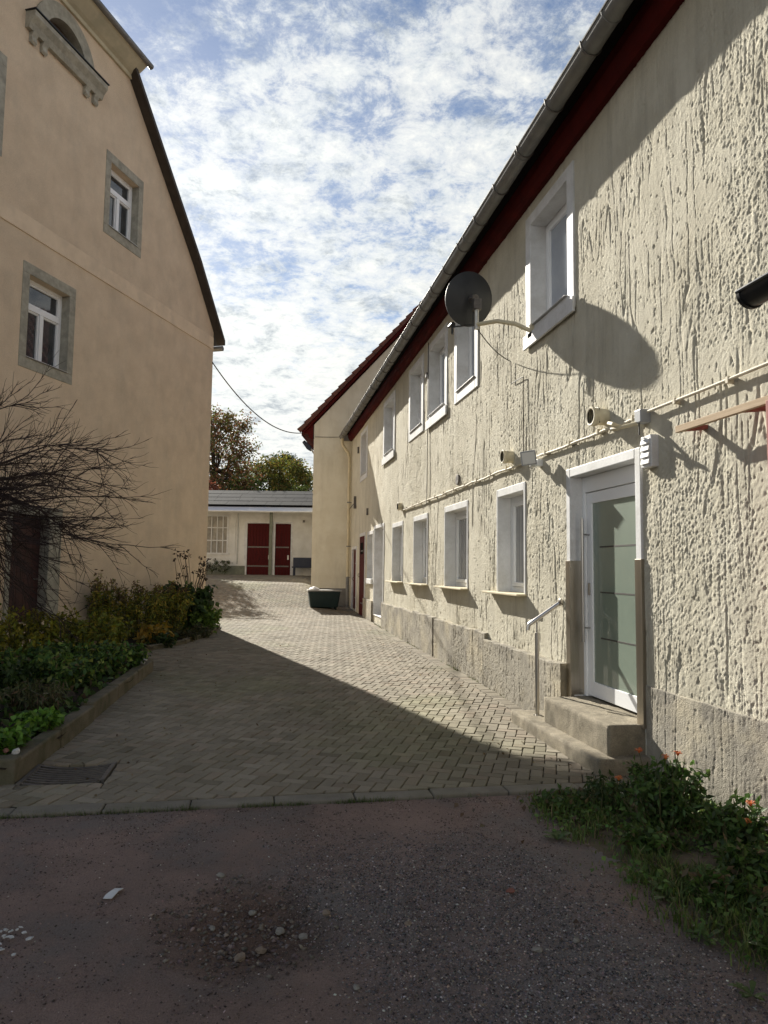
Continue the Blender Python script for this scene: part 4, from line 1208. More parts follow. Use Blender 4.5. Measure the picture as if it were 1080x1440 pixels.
gr.build('glazing_bar', M['white'], sw)
MB().box(a, b, .07, .08, c, d).build('pane', mat('dusty_pane', (.16, .15, .13), (.34, .32, .27), 3, .25), sw)
MB().box(-6.98, -6.72, -.03, .02, .95, 2.75).build('shutter', M['shedwall'], shed, bevel=.01)
MB().tube([(-6.62, -.04, 2.8), (-6.62, -.04, .5)], .025, 8).build('downpipe', M['galv'], shed, smooth=True)
MB().box(-3.68, -3.58, -.07, .01, 2.42, 2.52).build('wall_lamp', M['iron'], shed)

bn = thing('bench', 'small dark blue wooden bench against the white shed wall', 'bench', tuple(f0 * 31.75 + r0 * -3.5 + Vector((0, 0, 1.2))), math.atan2(r0.y, r0.x), world=False)
MB().box(-.55, .6, -.25, .18, .40, .46).build('seat', M['bluewood'], bn, bevel=.01)
MB().box(-.55, .6, .18, .22, .46, .86).build('backrest', M['bluewood'], bn, bevel=.01)
for x in (-.5, .5):
    for y in (-.2, .14): MB().box(x, x + .06, y, y + .06, -.05, .40).build('leg', M['bluewood'], bn)


# ================================================================== PLANTS
def leaf_cloud(P, Nrm, L, Wd, cols, jitter=.9, fold=.25, hang=0.0, rng=NP):
    """folded diamond leaves at P, roughly facing Nrm; returns V, F, C"""
    n = len(P)
    d = rng.normal(size=(n, 3)); nn = Nrm + jitter * d; nn /= np.linalg.norm(nn, axis=1)[:, None] + 1e-9
    t = rng.normal(size=(n, 3)); t[:, 2] -= hang * 2; t -= (t * nn).sum(1)[:, None] * nn; t /= np.linalg.norm(t, axis=1)[:, None] + 1e-9
    b = np.cross(nn, t)
    L = np.broadcast_to(L, n)[:, None] * rng.uniform(.65, 1.25, (n, 1)); Wd = np.broadcast_to(Wd, n)[:, None] * rng.uniform(.7, 1.2, (n, 1))
    V = np.stack([P, P + t * L * .45 + b * Wd * .5 + nn * Wd * fold, P + t * L, P + t * L * .45 - b * Wd * .5 + nn * Wd * fold], 1).reshape(-1, 3)
    i = np.arange(n)[:, None] * 4
    Fc = np.concatenate([i + [0, 1, 2], i + [0, 2, 3]], 1).reshape(-1, 3)
    C_ = np.repeat(cols, 4, 0)
    return V, Fc, C_


def pal(n, palette, var=.25, rng=NP):
    pc = np.array([p[0] for p in palette]); w = np.array([p[1] for p in palette], float); w /= w.sum()
    c = pc[rng.choice(len(pc), n, p=w)]
    return np.clip(c * rng.uniform(1 - var, 1 + var, (n, 1)) * rng.uniform(.92, 1.08, (n, 3)), .004, 1)


def crown_points(n, c, r, clumps, rng, shell=.55):
    """points in leaf clumps scattered through an ellipsoid"""
    k = clumps
    u = rng.normal(size=(k, 3)); u /= np.linalg.norm(u, axis=1)[:, None]
    q = u * rng.uniform(.30, 1.0, (k, 1)) ** shell
    cl = np.array(c) + q * np.array(r)
    pick = rng.integers(0, k, n)
    cs = rng.uniform(.16, .36, k)[pick][:, None] * np.array(r).mean()
    o = rng.normal(size=(n, 3)); o /= np.linalg.norm(o, axis=1)[:, None]; o *= rng.uniform(0, 1, (n, 1)) ** .5
    return cl[pick] + o * cs * [1, 1, .8], o, cl, pick


def tree(name, label, cat, base, h, r, crown_z, palette, n, leaf, trunk_r, clumps=60, group=None, seed=1, trunk_mat='bark', hang=.2):
    rng = np.random.default_rng(seed); rr = random.Random(seed)
    t = thing(name, label, cat, base, group=group)
    bx, by, bz = base
    P, O, cl, pick = crown_points(n, (bx, by, bz + crown_z), r, clumps, rng)
    tint = rng.uniform(.75, 1.25, (len(cl), 1))[pick]
    cols = np.clip(pal(n, palette, .3, rng) * tint, .004, 1)
    V, Fc, C_ = leaf_cloud(P, O + [0, 0, .4], leaf, leaf * .6, cols, hang=hang, rng=rng)
    np_obj('crown', V, Fc, M['leaf'], t, col=C_)
    tr = MB(); top = bz + crown_z
    tp = [Vector((bx + .02 * i * rr.uniform(-1, 1) * trunk_r * 4, by + .02 * i * rr.uniform(-1, 1) * trunk_r * 4, bz - .3 + (top - bz + .3) * i / 6)) for i in range(7)]
    tr.tube(tp, [trunk_r * (1.15 - .12 * i) for i in range(7)], 10)
    for k in range(0, len(cl), 2):
        s_ = tp[rr.choice((3, 4, 5, 6))]; e_ = Vector(cl[k]); md = s_.lerp(e_, .5) + Vector((0, 0, -.08 * (e_ - s_).length))
        tr.tube([s_, md, e_], [trunk_r * .38, trunk_r * .22, trunk_r * .07], 6, caps=False)
    tr.build('trunk', M[trunk_mat], t, smooth=True)
    return t


def camp(px, d, z=None):
    """ground position under photo column px at distance d along the view"""
    p = f0 * d + r0 * ((px - 540) / F * d)
    return (p.x, p.y, float(gh(p.y)) if z is None else z)


ol = [((.15, .155, .026), 3), ((.22, .185, .035), 3), ((.085, .115, .025), 3), ((.25, .15, .04), 1)]
au = [((.20, .105, .05), 3), ((.15, .14, .04), 3), ((.24, .10, .045), 2), ((.11, .14, .035), 2)]
dk = [((.045, .075, .03), 3), ((.065, .10, .04), 2), ((.03, .05, .025), 2)]
grn = [((.05, .085, .016), 3), ((.07, .10, .02), 2), ((.03, .055, .012), 2)]
tree('autumn_tree', 'tall loose tree turning brown, rising left beside the peach house', 'tree', camp(300, 47), 11.0, (2.9, 3.0, 4.4), 6.3, au, 13500, .21, .22, 130, seed=3)
tree('garden_tree', 'loose round tree mostly hidden behind the peach gable house, dappling the yard with shade', 'tree', (-5.3, 34.2, 1.3), 8, (2.2, 2.0, 2.4), 5.0, au, 5200, .20, .15, 60, seed=13)
tree('olive_tree', 'broad olive and yellow tree in the middle behind the shed', 'tree', camp(380, 52), 8, (3.9, 3.0, 3.0), 4.9, ol, 15000, .22, .2, 90, seed=4)
tree('dark_tree', 'dark green rounded tree, the farthest and tallest right of the yellow tree', 'tree', camp(404, 60), 11, (1.9, 1.9, 3.6), 6.4, dk, 16000, .24, .25, 80, seed=5)
tree('green_tree', 'mid green low tree between the brown tree and the olive tree', 'tree', camp(338, 49), 7, (2.6, 2.4, 2.6), 3.6, [((.10, .14, .03), 3), ((.06, .10, .025), 3)], 10000, .20, .18, 60, seed=6)
tree('young_tree', 'small yellow green sapling tree at the right end of the shed roof', 'tree', camp(434, 46), 5, (1.5, 1.4, 2.0), 3.9, [((.11, .13, .03), 3), ((.07, .10, .025), 3)], 3800, .15, .1, 36, seed=7)
tree('far_tree', 'dark blue green spruce mass, partly hidden low behind the sapling', 'tree', camp(425, 75), 7, (4.5, 3, 3.4), 4.6, [((.022, .034, .030), 3), ((.015, .026, .024), 2)], 6000, .24, .2, 60, seed=8)
tree('red_shrub', 'rust red creeper bush by the left end of the shed roof', 'shrub', camp(297, 38), 5, (1.1, 1.0, 2.2), 2.9, [((.22, .07, .04), 3), ((.15, .055, .035), 2), ((.26, .12, .05), 1)], 3600, .13, .08, 40, seed=9)
for px, d, rr3, lab in ((300, 31.6, .42, 'pale flowered weed clump at the foot of the shed wall below the window'), (318, 31.7, .30, 'small weed clump by the shed wall right of the pale flowered one')):
    tree('weed_clump', lab, 'plant', camp(px, d), .6, (rr3, .25, .38), .40, [((.10, .12, .05), 3), ((.45, .45, .38), 1)], 500, .07, .012, 16, seed=int(px))


def stalks(name, label, cat, base, w, h, palette, nst, nl, leaf, lw, spread=.25, group=None, seed=1, tip=None, hang=.3, upright=.5):
    """a clump of leafy stems rising from one base"""
    rng = np.random.default_rng(seed); rr = random.Random(seed)
    t = thing(name, label, cat, base, group=group); b = Vector(base)
    st_ = MB(); P = []; T = []
    for i in range(nst):
        a = rr.uniform(0, 2 * math.pi); q = math.sqrt(rr.random())
        foot = b + Vector((math.cos(a) * w * .30 * q, math.sin(a) * w * .30 * q, -.02))
        hh = h * rr.uniform(.62, 1.05) * (1 - .22 * q)
        tipv = b + Vector((math.cos(a) * w * .5 * q, math.sin(a) * w * .5 * q, hh)) + Vector((rr.uniform(-1, 1), rr.uniform(-1, 1), 0)) * spread * w * .4
        mid = foot.lerp(tipv, .55) + Vector((0, 0, .08 * hh))
        pts = [foot, mid, tipv]; st_.tube(pts, [.006 + h * .003, .004 + h * .0018, .002], 5, caps=False)
        for k in range(nl):
            u = rr.random() ** .75
            p_ = foot.lerp(mid, u * 2) if u < .5 else mid.lerp(tipv, u * 2 - 1)
            P.append(p_ + Vector((rr.gauss(0, 1), rr.gauss(0, 1), rr.gauss(0, .7))) * leaf * .35)
            o = Vector((p_.x - b.x, p_.y - b.y, 0)) * 1.2 + Vector((rr.gauss(0, .4), rr.gauss(0, .4), upright)); T.append(o.normalized() if o.length else Vector((0, 0, 1)))
    P = np.array([tuple(p) for p in P]); T = np.array([tuple(x) for x in T])
    hrel = np.clip((P[:, 2] - b.z) / h, 0, 1)
    cols = pal(len(P), palette, .3, rng)
    if tip is not None:
        k = (hrel > .72) & (rng.random(len(P)) < .7); cols[k] = pal(int(k.sum()), tip, .3, rng)
    V, Fc, C_ = leaf_cloud(P, T, leaf, lw, cols, .7, hang=hang, rng=rng)
    np_obj('foliage', V, Fc, M['leaf'], t, col=C_)
    st_.build('stems', M['stemgreen'], t, smooth=True)
    return t


yg = [((.33, .29, .035), 3), ((.19, .22, .035), 3), ((.42, .29, .05), 1.5), ((.08, .10, .025), 2)]
gd_ = [((.06, .105, .025), 3), ((.04, .07, .02), 3)]
bg_ = [((.17, .25, .04), 3), ((.11, .18, .035), 2)]
rb = [((.15, .085, .05), 2), ((.19, .15, .05), 2)]
GS = 'shrubs along the foot of the gable house'
bz2 = .20
stalks('tall_shrub', 'narrow olive shrub with brown tips standing next to the old door', 'shrub', (-3.02, 14.62, bz2), .85, 1.28, yg, 26, 75, .085, .032, seed=21, tip=rb, group=GS)
stalks('tall_shrub', 'loose low olive shrub right of the narrow one, thin at the top', 'shrub', (-2.62, 14.75, bz2), .75, .95, yg, 18, 65, .08, .03, seed=22, tip=rb, group=GS)
stalks('tall_shrub', 'broad olive yellow shrub with feathery tops in the middle of the far bed', 'shrub', (-2.28, 15.05, bz2), 1.15, 1.22, yg, 34, 85, .085, .032, seed=23, tip=rb, group=GS)
stalks('tall_shrub', 'round olive shrub with reddish tops left of the dark big leaved bush', 'shrub', (-1.82, 15.3, bz2), .95, 1.18, yg, 28, 80, .085, .034, seed=24, tip=rb, group=GS)
stalks('hydrangea_bush', 'dark green big leaved bush at the corner of the gable house', 'shrub', (-1.55, 16.35, bz2), 1.15, 1.15, gd_, 30, 55, .15, .11, seed=25, hang=.6)
stalks('bright_shrub', 'fresh green low bush spilling over the sunny end of the bed', 'shrub', (-1.18, 16.25, bz2 - .05), .75, .72, bg_, 22, 60, .10, .075, seed=26, hang=.5)
stalks('hosta_plant', 'yellowing hosta clump in front of the round olive shrub', 'plant', (-1.85, 14.05, .14), .55, .36, [((.45, .27, .04), 3), ((.30, .23, .05), 2)], 14, 16, .17, .07, seed=27, hang=.2)
stalks('edging_plant', 'low dark green edging plant by the corner of the far bed edging', 'plant', (-1.72, 13.75, .12), .5, .26, gd_, 14, 26, .09, .05, seed=28)
stalks('edging_plant', 'low brownish edging plant at the bend of the far bed', 'plant', (-1.35, 14.75, .12), .45, .26, [((.10, .085, .035), 2), ((.06, .065, .022), 2)], 14, 26, .09, .04, seed=29)
stalks('edging_plant', 'low grey green edging plant beside the fresh green bush', 'plant', (-1.12, 15.5, .12), .45, .30, [((.09, .085, .04), 2), ((.055, .07, .025), 2)], 14, 26, .09, .04, seed=30)
# dry seed heads
t = thing('dry_seed_heads', 'tall dry brown seed heads rising above the dark big leaved bush', 'plant', (-1.5, 16.75, bz2))
s_ = MB(); rr = random.Random(4); Pn = []
for i in range(26):
    a = Vector((-1.5 + rr.uniform(-.2, .2), 16.75 + rr.uniform(-.2, .2), bz2)); b = Vector((-1.45 + rr.uniform(-.42, .36), 16.75 + rr.uniform(-.3, .3), bz2 + rr.uniform(1.15, 1.75)))
    s_.tube([a, a.lerp(b, .6) + Vector((0, 0, .06)), b], [.008, .006, .004], 5)
    for k in range(7): Pn.append(tuple(b + Vector((rr.gauss(0, .025), rr.gauss(0, .025), rr.gauss(0, .02)))))
s_.build('stems', M['twig'], t)
Pn = np.array(Pn); V, Fc, C_ = leaf_cloud(Pn, NP.normal(size=Pn.shape), .065, .05, pal(len(Pn), [((.05, .032, .02), 2), ((.085, .055, .035), 1)]))
tag(np_obj('seed_heads', V, Fc, M['leaf'], t, col=C_), kind='stuff')
# near bed
stalks('spirea_bush', 'wide yellow green spirea bush at the left behind the near bed', 'shrub', (-3.25, 11.0, .2), 1.5, .90, [((.30, .26, .025), 3), ((.22, .23, .028), 2), ((.13, .15, .025), 1)], 50, 60, .085, .04, seed=41)
stalks('spirea_bush', 'smaller yellow green spirea bush right of the wide one', 'shrub', (-2.35, 11.25, .2), 1.0, .80, [((.30, .26, .025), 2), ((.17, .20, .03), 3)], 34, 55, .085, .04, seed=42)
gm = [((.13, .22, .04), 3), ((.07, .14, .03), 3), ((.25, .30, .06), 1.4), ((.035, .07, .02), 2), ((.16, .12, .05), .6)]
spots = [(-1.95, 10.25, 1.0, .42, 'leafy green perennial at the far end of the mossy kerb'), (-2.65, 9.9, 1.1, .46, 'leafy green perennial in front of the smaller spirea'), (-3.4, 9.4, 1.2, .50, 'leafy green perennial below the wide spirea at the left'),
         (-2.2, 9.1, .9, .36, 'leafy green perennial half way along the mossy kerb'), (-2.9, 8.4, 1.1, .40, 'darker green perennial in the middle of the near bed')]
for i, (x, y, w, h, lab) in enumerate(spots):
    stalks('leafy_perennial', lab, 'plant', (x, y, .17), w, h, gm if i < 4 else gd_, 38, 46, .085, .05, seed=50 + i, group='green perennials in the near bed', hang=.3)
for i, (x, y, w, h, lab) in enumerate([(-2.15, 7.7, .6, .34, 'dry brown fern clump near the middle of the mossy kerb'), (-2.65, 7.2, .7, .36, 'dry brown fern clump left of the other fern')]):
    stalks('fern_clump', lab, 'plant', (x, y, .15), w, h, [((.11, .105, .045), 2), ((.08, .10, .035), 3), ((.15, .10, .06), 1)], 30, 26, .10, .018, seed=60 + i, group='ferns in the near bed', hang=.9)
for i, (x, y, w, h, lab) in enumerate([(-1.92, 6.05, .42, .22, 'bright green herb at the near corner of the mossy kerb'), (-2.3, 6.25, .5, .24, 'bright green herb left of the corner herb'), (-1.85, 6.85, .35, .15, 'low light green herb just behind the corner herb')]):
    stalks('green_herb', lab, 'plant', (x, y, .14), w, h, [((.15, .29, .035), 3), ((.10, .21, .03), 2)], 26, 24, .065, .05, seed=70 + i, group='herbs at the corner of the near bed')
n = 4200                                                             # ground cover of the near bed
X = NP.uniform(-6.5, -1.5, n); Y = NP.uniform(5.85, 11.8, n); k = inside(BED1, X, Y); X, Y = X[k], Y[k]
P = np.stack([X, Y, gh(Y) + .14 + NP.uniform(0, .07, len(X))], -1)
V, Fc, C_ = leaf_cloud(P, np.tile([0, 0, 1.0], (len(P), 1)), .10, .065, pal(len(P), [((.06, .11, .025), 3), ((.10, .15, .035), 2), ((.10, .07, .04), 1)]))
tag(np_obj('ground_cover', V, Fc, M['leaf'], col=C_), 'low leafy ground cover filling the near bed', 'ground cover', kind='stuff')
for i, (x, y, lab) in enumerate([(-1.74, 5.92, 'pale stone on the near corner of the mossy kerb'), (-1.58, 10.55, 'white stone lying on the far end of the mossy kerb'), (-1.56, 10.85, 'smaller white stone on the far tip of the mossy kerb')]):
    pass


def rock(name, c, r, colr, seed, flat=.6, mname='stone'):
    rng = np.random.default_rng(seed)
    import bmesh
    bm = bmesh.new(); bmesh.ops.create_icosphere(bm, subdivisions=2, radius=1)
    for v in bm.verts:
        q = .7 + .6 * float(vn(np.array([v.co.x * 1.7 + seed]), np.array([v.co.y * 1.7 + v.co.z * 2.1]), 3)[0])
        v.co = Vector((v.co.x * r * q, v.co.y * r * q * .8, v.co.z * r * flat * q))
    me = bpy.data.meshes.new(name); bm.to_mesh(me); bm.free()
    ca = me.color_attributes.new('col', 'FLOAT_COLOR', 'POINT'); ca.data.foreach_set('color', np.tile([*colr, 1], (len(me.vertices), 1)).astype(np.float32).ravel())
    me.materials.append(M[mname]); o = bpy.data.objects.new(name, me); COL.objects.link(o); o.location = c; o.rotation_euler = (0, 0, seed * 1.3)
    return o


for x, y, r_, lab in [(-1.76, 5.90, .035, 'pale pebble on the near corner of the mossy kerb'), (-1.84, 5.93, .028, 'reddish pebble beside the pale corner pebble'), (-1.54, 10.5, .04, 'white pebble lying on the far end of the mossy kerb'), (-1.55, 10.8, .03, 'smaller white pebble at the tip of the mossy kerb')]:
    tag(rock('pebble', (x, y, float(gh(y)) + .19), r_, (.6, .58, .54) if 'red' not in lab else (.32, .16, .12), int(abs(x * 90) + y * 7)), lab, 'pebble', 'pebbles on the bed edging')

# ---------------------------------------------------------------- bare weeping tree
def make_weeper():
    base = f0 * 9.7 + r0 * (-5.95); base.z = .15
    t = thing('weeping_tree', 'bare dark weeping tree with arching leafless twigs before the peach gable', 'tree', tuple(base))
    rr = random.Random(12); m = MB(); top = Vector((base.x, base.y, 2.55))
    tr = MB(); tr.tube([base + Vector((0, 0, -.2)), base + Vector((.03, .02, .8)), base + Vector((-.02, .03, 1.7)), top], [.12, .095, .085, .08], 12); tr.build('trunk', M['bark'], t, smooth=True)

    def path(p, d, L, n, droop, wig):
        pts = [p.copy()]; d = d.normalized()
        for i in range(n):
            d = (d + Vector((rr.gauss(0, wig), rr.gauss(0, wig), rr.gauss(0, wig) - droop / n))).normalized()
            p = p + d * L / n; pts.append(p.copy())
        return pts

    def taper(n, a, b): return [a + (b - a) * i / n for i in range(n + 1)]
    cam_side = (r0 * 1.0 - f0 * .10).normalized()
    for k in range(52):
        az = rr.gauss(0, .85) if k < 44 else rr.uniform(-math.pi, math.pi)
        el = rr.uniform(-1.05, .85)
        hd = Matrix.Rotation(az, 3, 'Z') @ cam_side
        d = hd * math.cos(el) + Vector((0, 0, math.sin(el)))
        L = rr.uniform(1.35, 2.5) * (1 if el > -.3 else .9) * (1 - .22 * max(0, el))
        pts = path(top + Vector((rr.uniform(-.05, .3), rr.uniform(-.1, .1), rr.uniform(-.5, .45))), d, L, 9, .15 + max(0, el) * .95 - (.35 if el < -.2 else 0), .11)
        m.tube(pts, taper(9, rr.choice((.008, .010, .013, .016, .026)), .0035), 6, caps=False)
        for j in range(11):
            i = rr.randint(2, 8); q = pts[i].lerp(pts[i + 1], rr.random()); dd = (pts[i + 1] - pts[i]).normalized()
            d2 = (dd + Vector((rr.gauss(0, .5), rr.gauss(0, .5), rr.gauss(-.06, .38)))).normalized()
            p2 = path(q, d2, rr.uniform(.40, .95), 6, -.10, .10); m.tube(p2, taper(6, .0065, .0024), 4, caps=False)
            for s__ in range(6):
                i2 = rr.randint(1, 5); q2 = p2[i2].lerp(p2[min(6, i2 + 1)], rr.random()); e2 = (p2[i2] - p2[i2 - 1]).normalized()
                d3 = (e2 + Vector((rr.gauss(0, .4), rr.gauss(0, .4), rr.gauss(.08, .32)))).normalized()
                p3 = path(q2, d3, rr.uniform(.10, .36), 4, -.1, .12); m.tube(p3, taper(4, .0042, .0016), 3, caps=False)
    m.build('branches', M['twig'], t)


make_weeper()


# ---------------------------------------------------------------- right verge: grass, weeds, marigolds
BEDR = [(1.72, 4.92), (2.55, 5.0), (3.10, 5.0), (3.10, -1.0), (2.3, -1.0), (1.95, 1.8), (1.85, 2.55), (1.72, 3.0), (1.55, 3.6), (1.5, 4.3)]


def edge_density(X, Y):
    e = np.interp(Y, [-1, 1.8, 2.55, 3.0, 3.6, 4.3, 4.9, 5.0], [2.35, 2.0, 1.93, 1.78, 1.72, 1.74, 1.85, 2.0]) + .30 * (fbm(X * 3, Y * 3, 14) - .5)
    return np.clip((X - e) / .45, 0, 1)


def make_verge():
    xs = axis((1.3, 3.12, .03)); ys = axis((-1, 5.02, .03)); X, Y = np.meshgrid(xs, ys)
    ed = edge_density(X, Y)
    Z = -.045 + .050 * ed + .035 * (fbm(X * 6, Y * 6, 15) - .5) * ed + .015 * (fbm(X * 25, Y * 25, 16) - .5)
    tag(np_obj('soil', np.stack([X, Y, Z], -1).reshape(-1, 3), grid_faces(len(xs), len(ys)), M['vergesoil'], smooth=True), kind='structure')
    n = 52000
    X = NP.uniform(1.35, 3.10, n); Y = NP.uniform(.6, 5.01, n)
    tuft = np.clip((fbm(X * 4.5, Y * 4.5, 17) - .38) * 5.5, .22, 1)
    k = NP.random(n) < edge_density(X, Y) ** 1.2 * tuft; X, Y, tuft = X[k], Y[k], tuft[k]; n = len(X)
    a = NP.uniform(0, 2 * np.pi, n); h = NP.uniform(.022, .085, n) * (.45 + .7 * tuft ** 2); lean = NP.uniform(.2, 1.1, n) * h; w = NP.uniform(.0022, .0045, n)
    d = np.stack([np.cos(a), np.sin(a), 0 * a], -1); s_ = np.stack([-np.sin(a), np.cos(a), 0 * a], -1)
    B = np.stack([X, Y, np.full(n, -.012)], -1); up_ = np.array([0, 0, 1.0])
    m1 = B + d * (lean * .35)[:, None] + up_ * (h * .62)[:, None]; tp = B + d * lean[:, None] + up_ * h[:, None]
    V = np.stack([B - s_ * w[:, None], B + s_ * w[:, None], m1 + s_ * (w * .8)[:, None], m1 - s_ * (w * .8)[:, None], tp + s_ * (w * .15)[:, None], tp - s_ * (w * .15)[:, None]], 1).reshape(-1, 3)
    i = np.arange(n)[:, None] * 6; Fc = np.concatenate([i + [0, 1, 2, 3], i + [3, 2, 4, 5]], 1).reshape(-1, 4)
    C_ = np.repeat(pal(n, [((.10, .165, .035), 4), ((.15, .19, .045), 3), ((.24, .20, .09), 1.3), ((.065, .11, .025), 2)]), 6, 0)
    tag(np_obj('grass', V, Fc, M['leaf'], col=C_), 'patchy short grass of the verge beside the stucco wall', 'grass', kind='stuff')
    n = 11000                                                           # small clover-like leaves
    X = NP.uniform(1.4, 3.10, n); Y = NP.uniform(.8, 5.0, n); k = NP.random(n) < edge_density(X, Y) * np.clip((fbm(X * 3.1, Y * 3.1, 19) - .38) * 6, 0, 1); X, Y = X[k], Y[k]
    P = np.stack([X, Y, NP.uniform(-.007, .06, len(X))], -1)
    V, Fc, C_ = leaf_cloud(P, np.tile([0, 0, 1.4], (len(P), 1)), .034, .027, pal(len(P), [((.10, .19, .04), 3), ((.14, .23, .05), 2), ((.07, .13, .03), 2)]))
    tag(np_obj('clover', V, Fc, M['leaf'], col=C_), 'small round leaved ground weeds among the verge grass', 'ground cover', kind='stuff')
    n = 900                                                            # dead leaves
    X = NP.uniform(1.3, 3.0, n); Y = np.where(NP.random(n) < .5, NP.uniform(4.3, 5.0, n), NP.uniform(1.5, 5.0, n)); k = NP.random(n) < np.clip(edge_density(X, Y) + .08, 0, 1) * .7; X, Y = X[k], Y[k]
    P = np.stack([X, Y, NP.uniform(-.012, .03, len(X))], -1)
    V, Fc, C_ = leaf_cloud(P, np.tile([0, 0, 1.6], (len(P), 1)), .045, .030, pal(len(P), [((.15, .105, .06), 3), ((.09, .06, .035), 3), ((.20, .15, .09), 1)]))
    tag(np_obj('fallen_leaves', V, Fc, M['leaf'], col=C_), 'dry brown fallen leaves on the verge', 'leaves', kind='stuff')


make_verge()


def marigold(label, x, y, w, h, nst, flowers, seed):
    t = stalks('marigold_plant', label, 'flower', (x, y, -.012), w, h, [((.06, .12, .028), 3), ((.095, .165, .038), 3), ((.04, .07, .02), 1)], nst, 34, .060, .026, .3, 'marigolds at the wall', seed, hang=.2)
    for (dx, dy, dz) in flowers:
        m = MB(); c = Vector((x + dx, y + dy, dz)); rr = random.Random(int(dx * 1000 + dz * 777))
        for k in range(20):
            a = 2 * math.pi * k / 20 + rr.uniform(-.1, .1); L = rr.uniform(.026, .036); q = rr.uniform(.0, .018)
            d = Vector((math.cos(a), math.sin(a), 0)); s_ = Vector((-math.sin(a), math.cos(a), 0)) * .005
            m.add([c, c + d * L * .6 + s_ + Vector((0, 0, q)), c + d * L + Vector((0, 0, q * .6)), c + d * L * .6 - s_ + Vector((0, 0, q))], [(0, 1, 2, 3)])
        m.lathe(c, (0, 0, 1), [(-.012, .006), (0, .011), (.008, .008)], 8)
        fo = m.build('flower', M['petal'], t)
        MB().tube([(c.x, c.y, c.z - .01), (x + dx * .6, y + dy * .6, c.z * .4)], .0025, 5).build('flower_stalk', M['stemgreen'], fo)
    return t


marigold('large marigold bush with orange flowers against the wall near the steps', 2.60, 4.28, .52, .44, 44, [(-.10, .12, .43), (.09, -.02, .44), (.03, .02, .41), (-.23, .15, .25)], 81)
marigold('smaller marigold bush with orange flowers right of the large one', 2.78, 3.86, .36, .33, 26, [(.09, -.04, .26), (.0, -.12, .19)], 82)
stalks('marigold_plant', 'thin flowerless marigold stems left of the large bush', 'flower', (2.36, 4.62, -.012), .34, .30, [((.035, .065, .016), 3), ((.055, .09, .022), 2)], 14, 20, .05, .022, .3, 'marigolds at the wall', 83)


for i, (x, y, w, h, lab) in enumerate([(2.62, 3.45, .42, .20, 'leafy green weed clump close to the wall, nearer than the marigolds'), (2.30, 3.25, .40, .15, 'low leafy weed clump in the middle of the verge'), (2.45, 2.75, .46, .20, 'leafy weed clump at the lower right picture edge'), (2.28, 3.95, .36, .14, 'low dark weed clump at the foot of the large marigold bush'),
                                       (2.10, 4.70, .34, .09, 'flat brownish weed patch just below the paving edge')]):
    stalks('weed_clump', lab, 'weed', (x, y, -.015), w, h, [((.075, .14, .03), 3), ((.11, .18, .04), 2), ((.05, .085, .022), 2), ((.16, .12, .06), 1)], 30, 18, .06, .028, .3, 'weed clumps on the verge', 120 + i, hang=.2)


def rosette(label, x, y, r, seed):
    rr = random.Random(seed); P = []; m = MB()
    for k in range(rr.randint(9, 13)):
        a = rr.uniform(0, 2 * math.pi); L = r * rr.uniform(.6, 1.1); d = Vector((math.cos(a), math.sin(a), 0)); s_ = Vector((-math.sin(a), math.cos(a), 0)) * r * .16; e = rr.uniform(.25, .7)
        c = Vector((x, y, -.006)); p1 = c + d * L * .4 + Vector((0, 0, L * .4 * e)); p2 = c + d * L * .75 + Vector((0, 0, L * .55 * e)); p3 = c + d * L + Vector((0, 0, L * .45 * e))
        m.add([c, p1 + s_ * .7, p1 - s_ * .7, p2 + s_, p2 - s_, p3], [(0, 1, 2), (1, 3, 4, 2), (3, 5, 4)])
    o = m.build('weed', weedm); tag(o, label, 'weed', 'weeds on the verge')
    o.location = (x, y, 0)
    for v in o.data.vertices: v.co -= Vector((x, y, 0))
    return o


weedm = mat('weed_leaf', (.05, .09, .02), (.075, .12, .03), 8, .5, transl=.3)
for i, (x, y, r_, lab) in enumerate([(2.05, 3.35, .12, 'flat green weed rosette in the middle of the verge'), (2.2, 2.75, .13, 'large weed rosette at the right edge low in the picture'), (1.98, 2.95, .09, 'weed rosette left of the large low one'), (2.3, 3.55, .11, 'weed rosette below the large marigold bush'),
                                     (1.82, 4.15, .10, 'weed rosette near the left edge of the verge'), (2.02, 4.45, .09, 'weed rosette just below the paving edge'), (2.48, 3.15, .12, 'weed rosette near the wall below the smaller marigold'), (1.9, 2.55, .08, 'small weed rosette on the gravel edge nearest the camera')]):
    rosette(lab, x, y, r_, 90 + i)


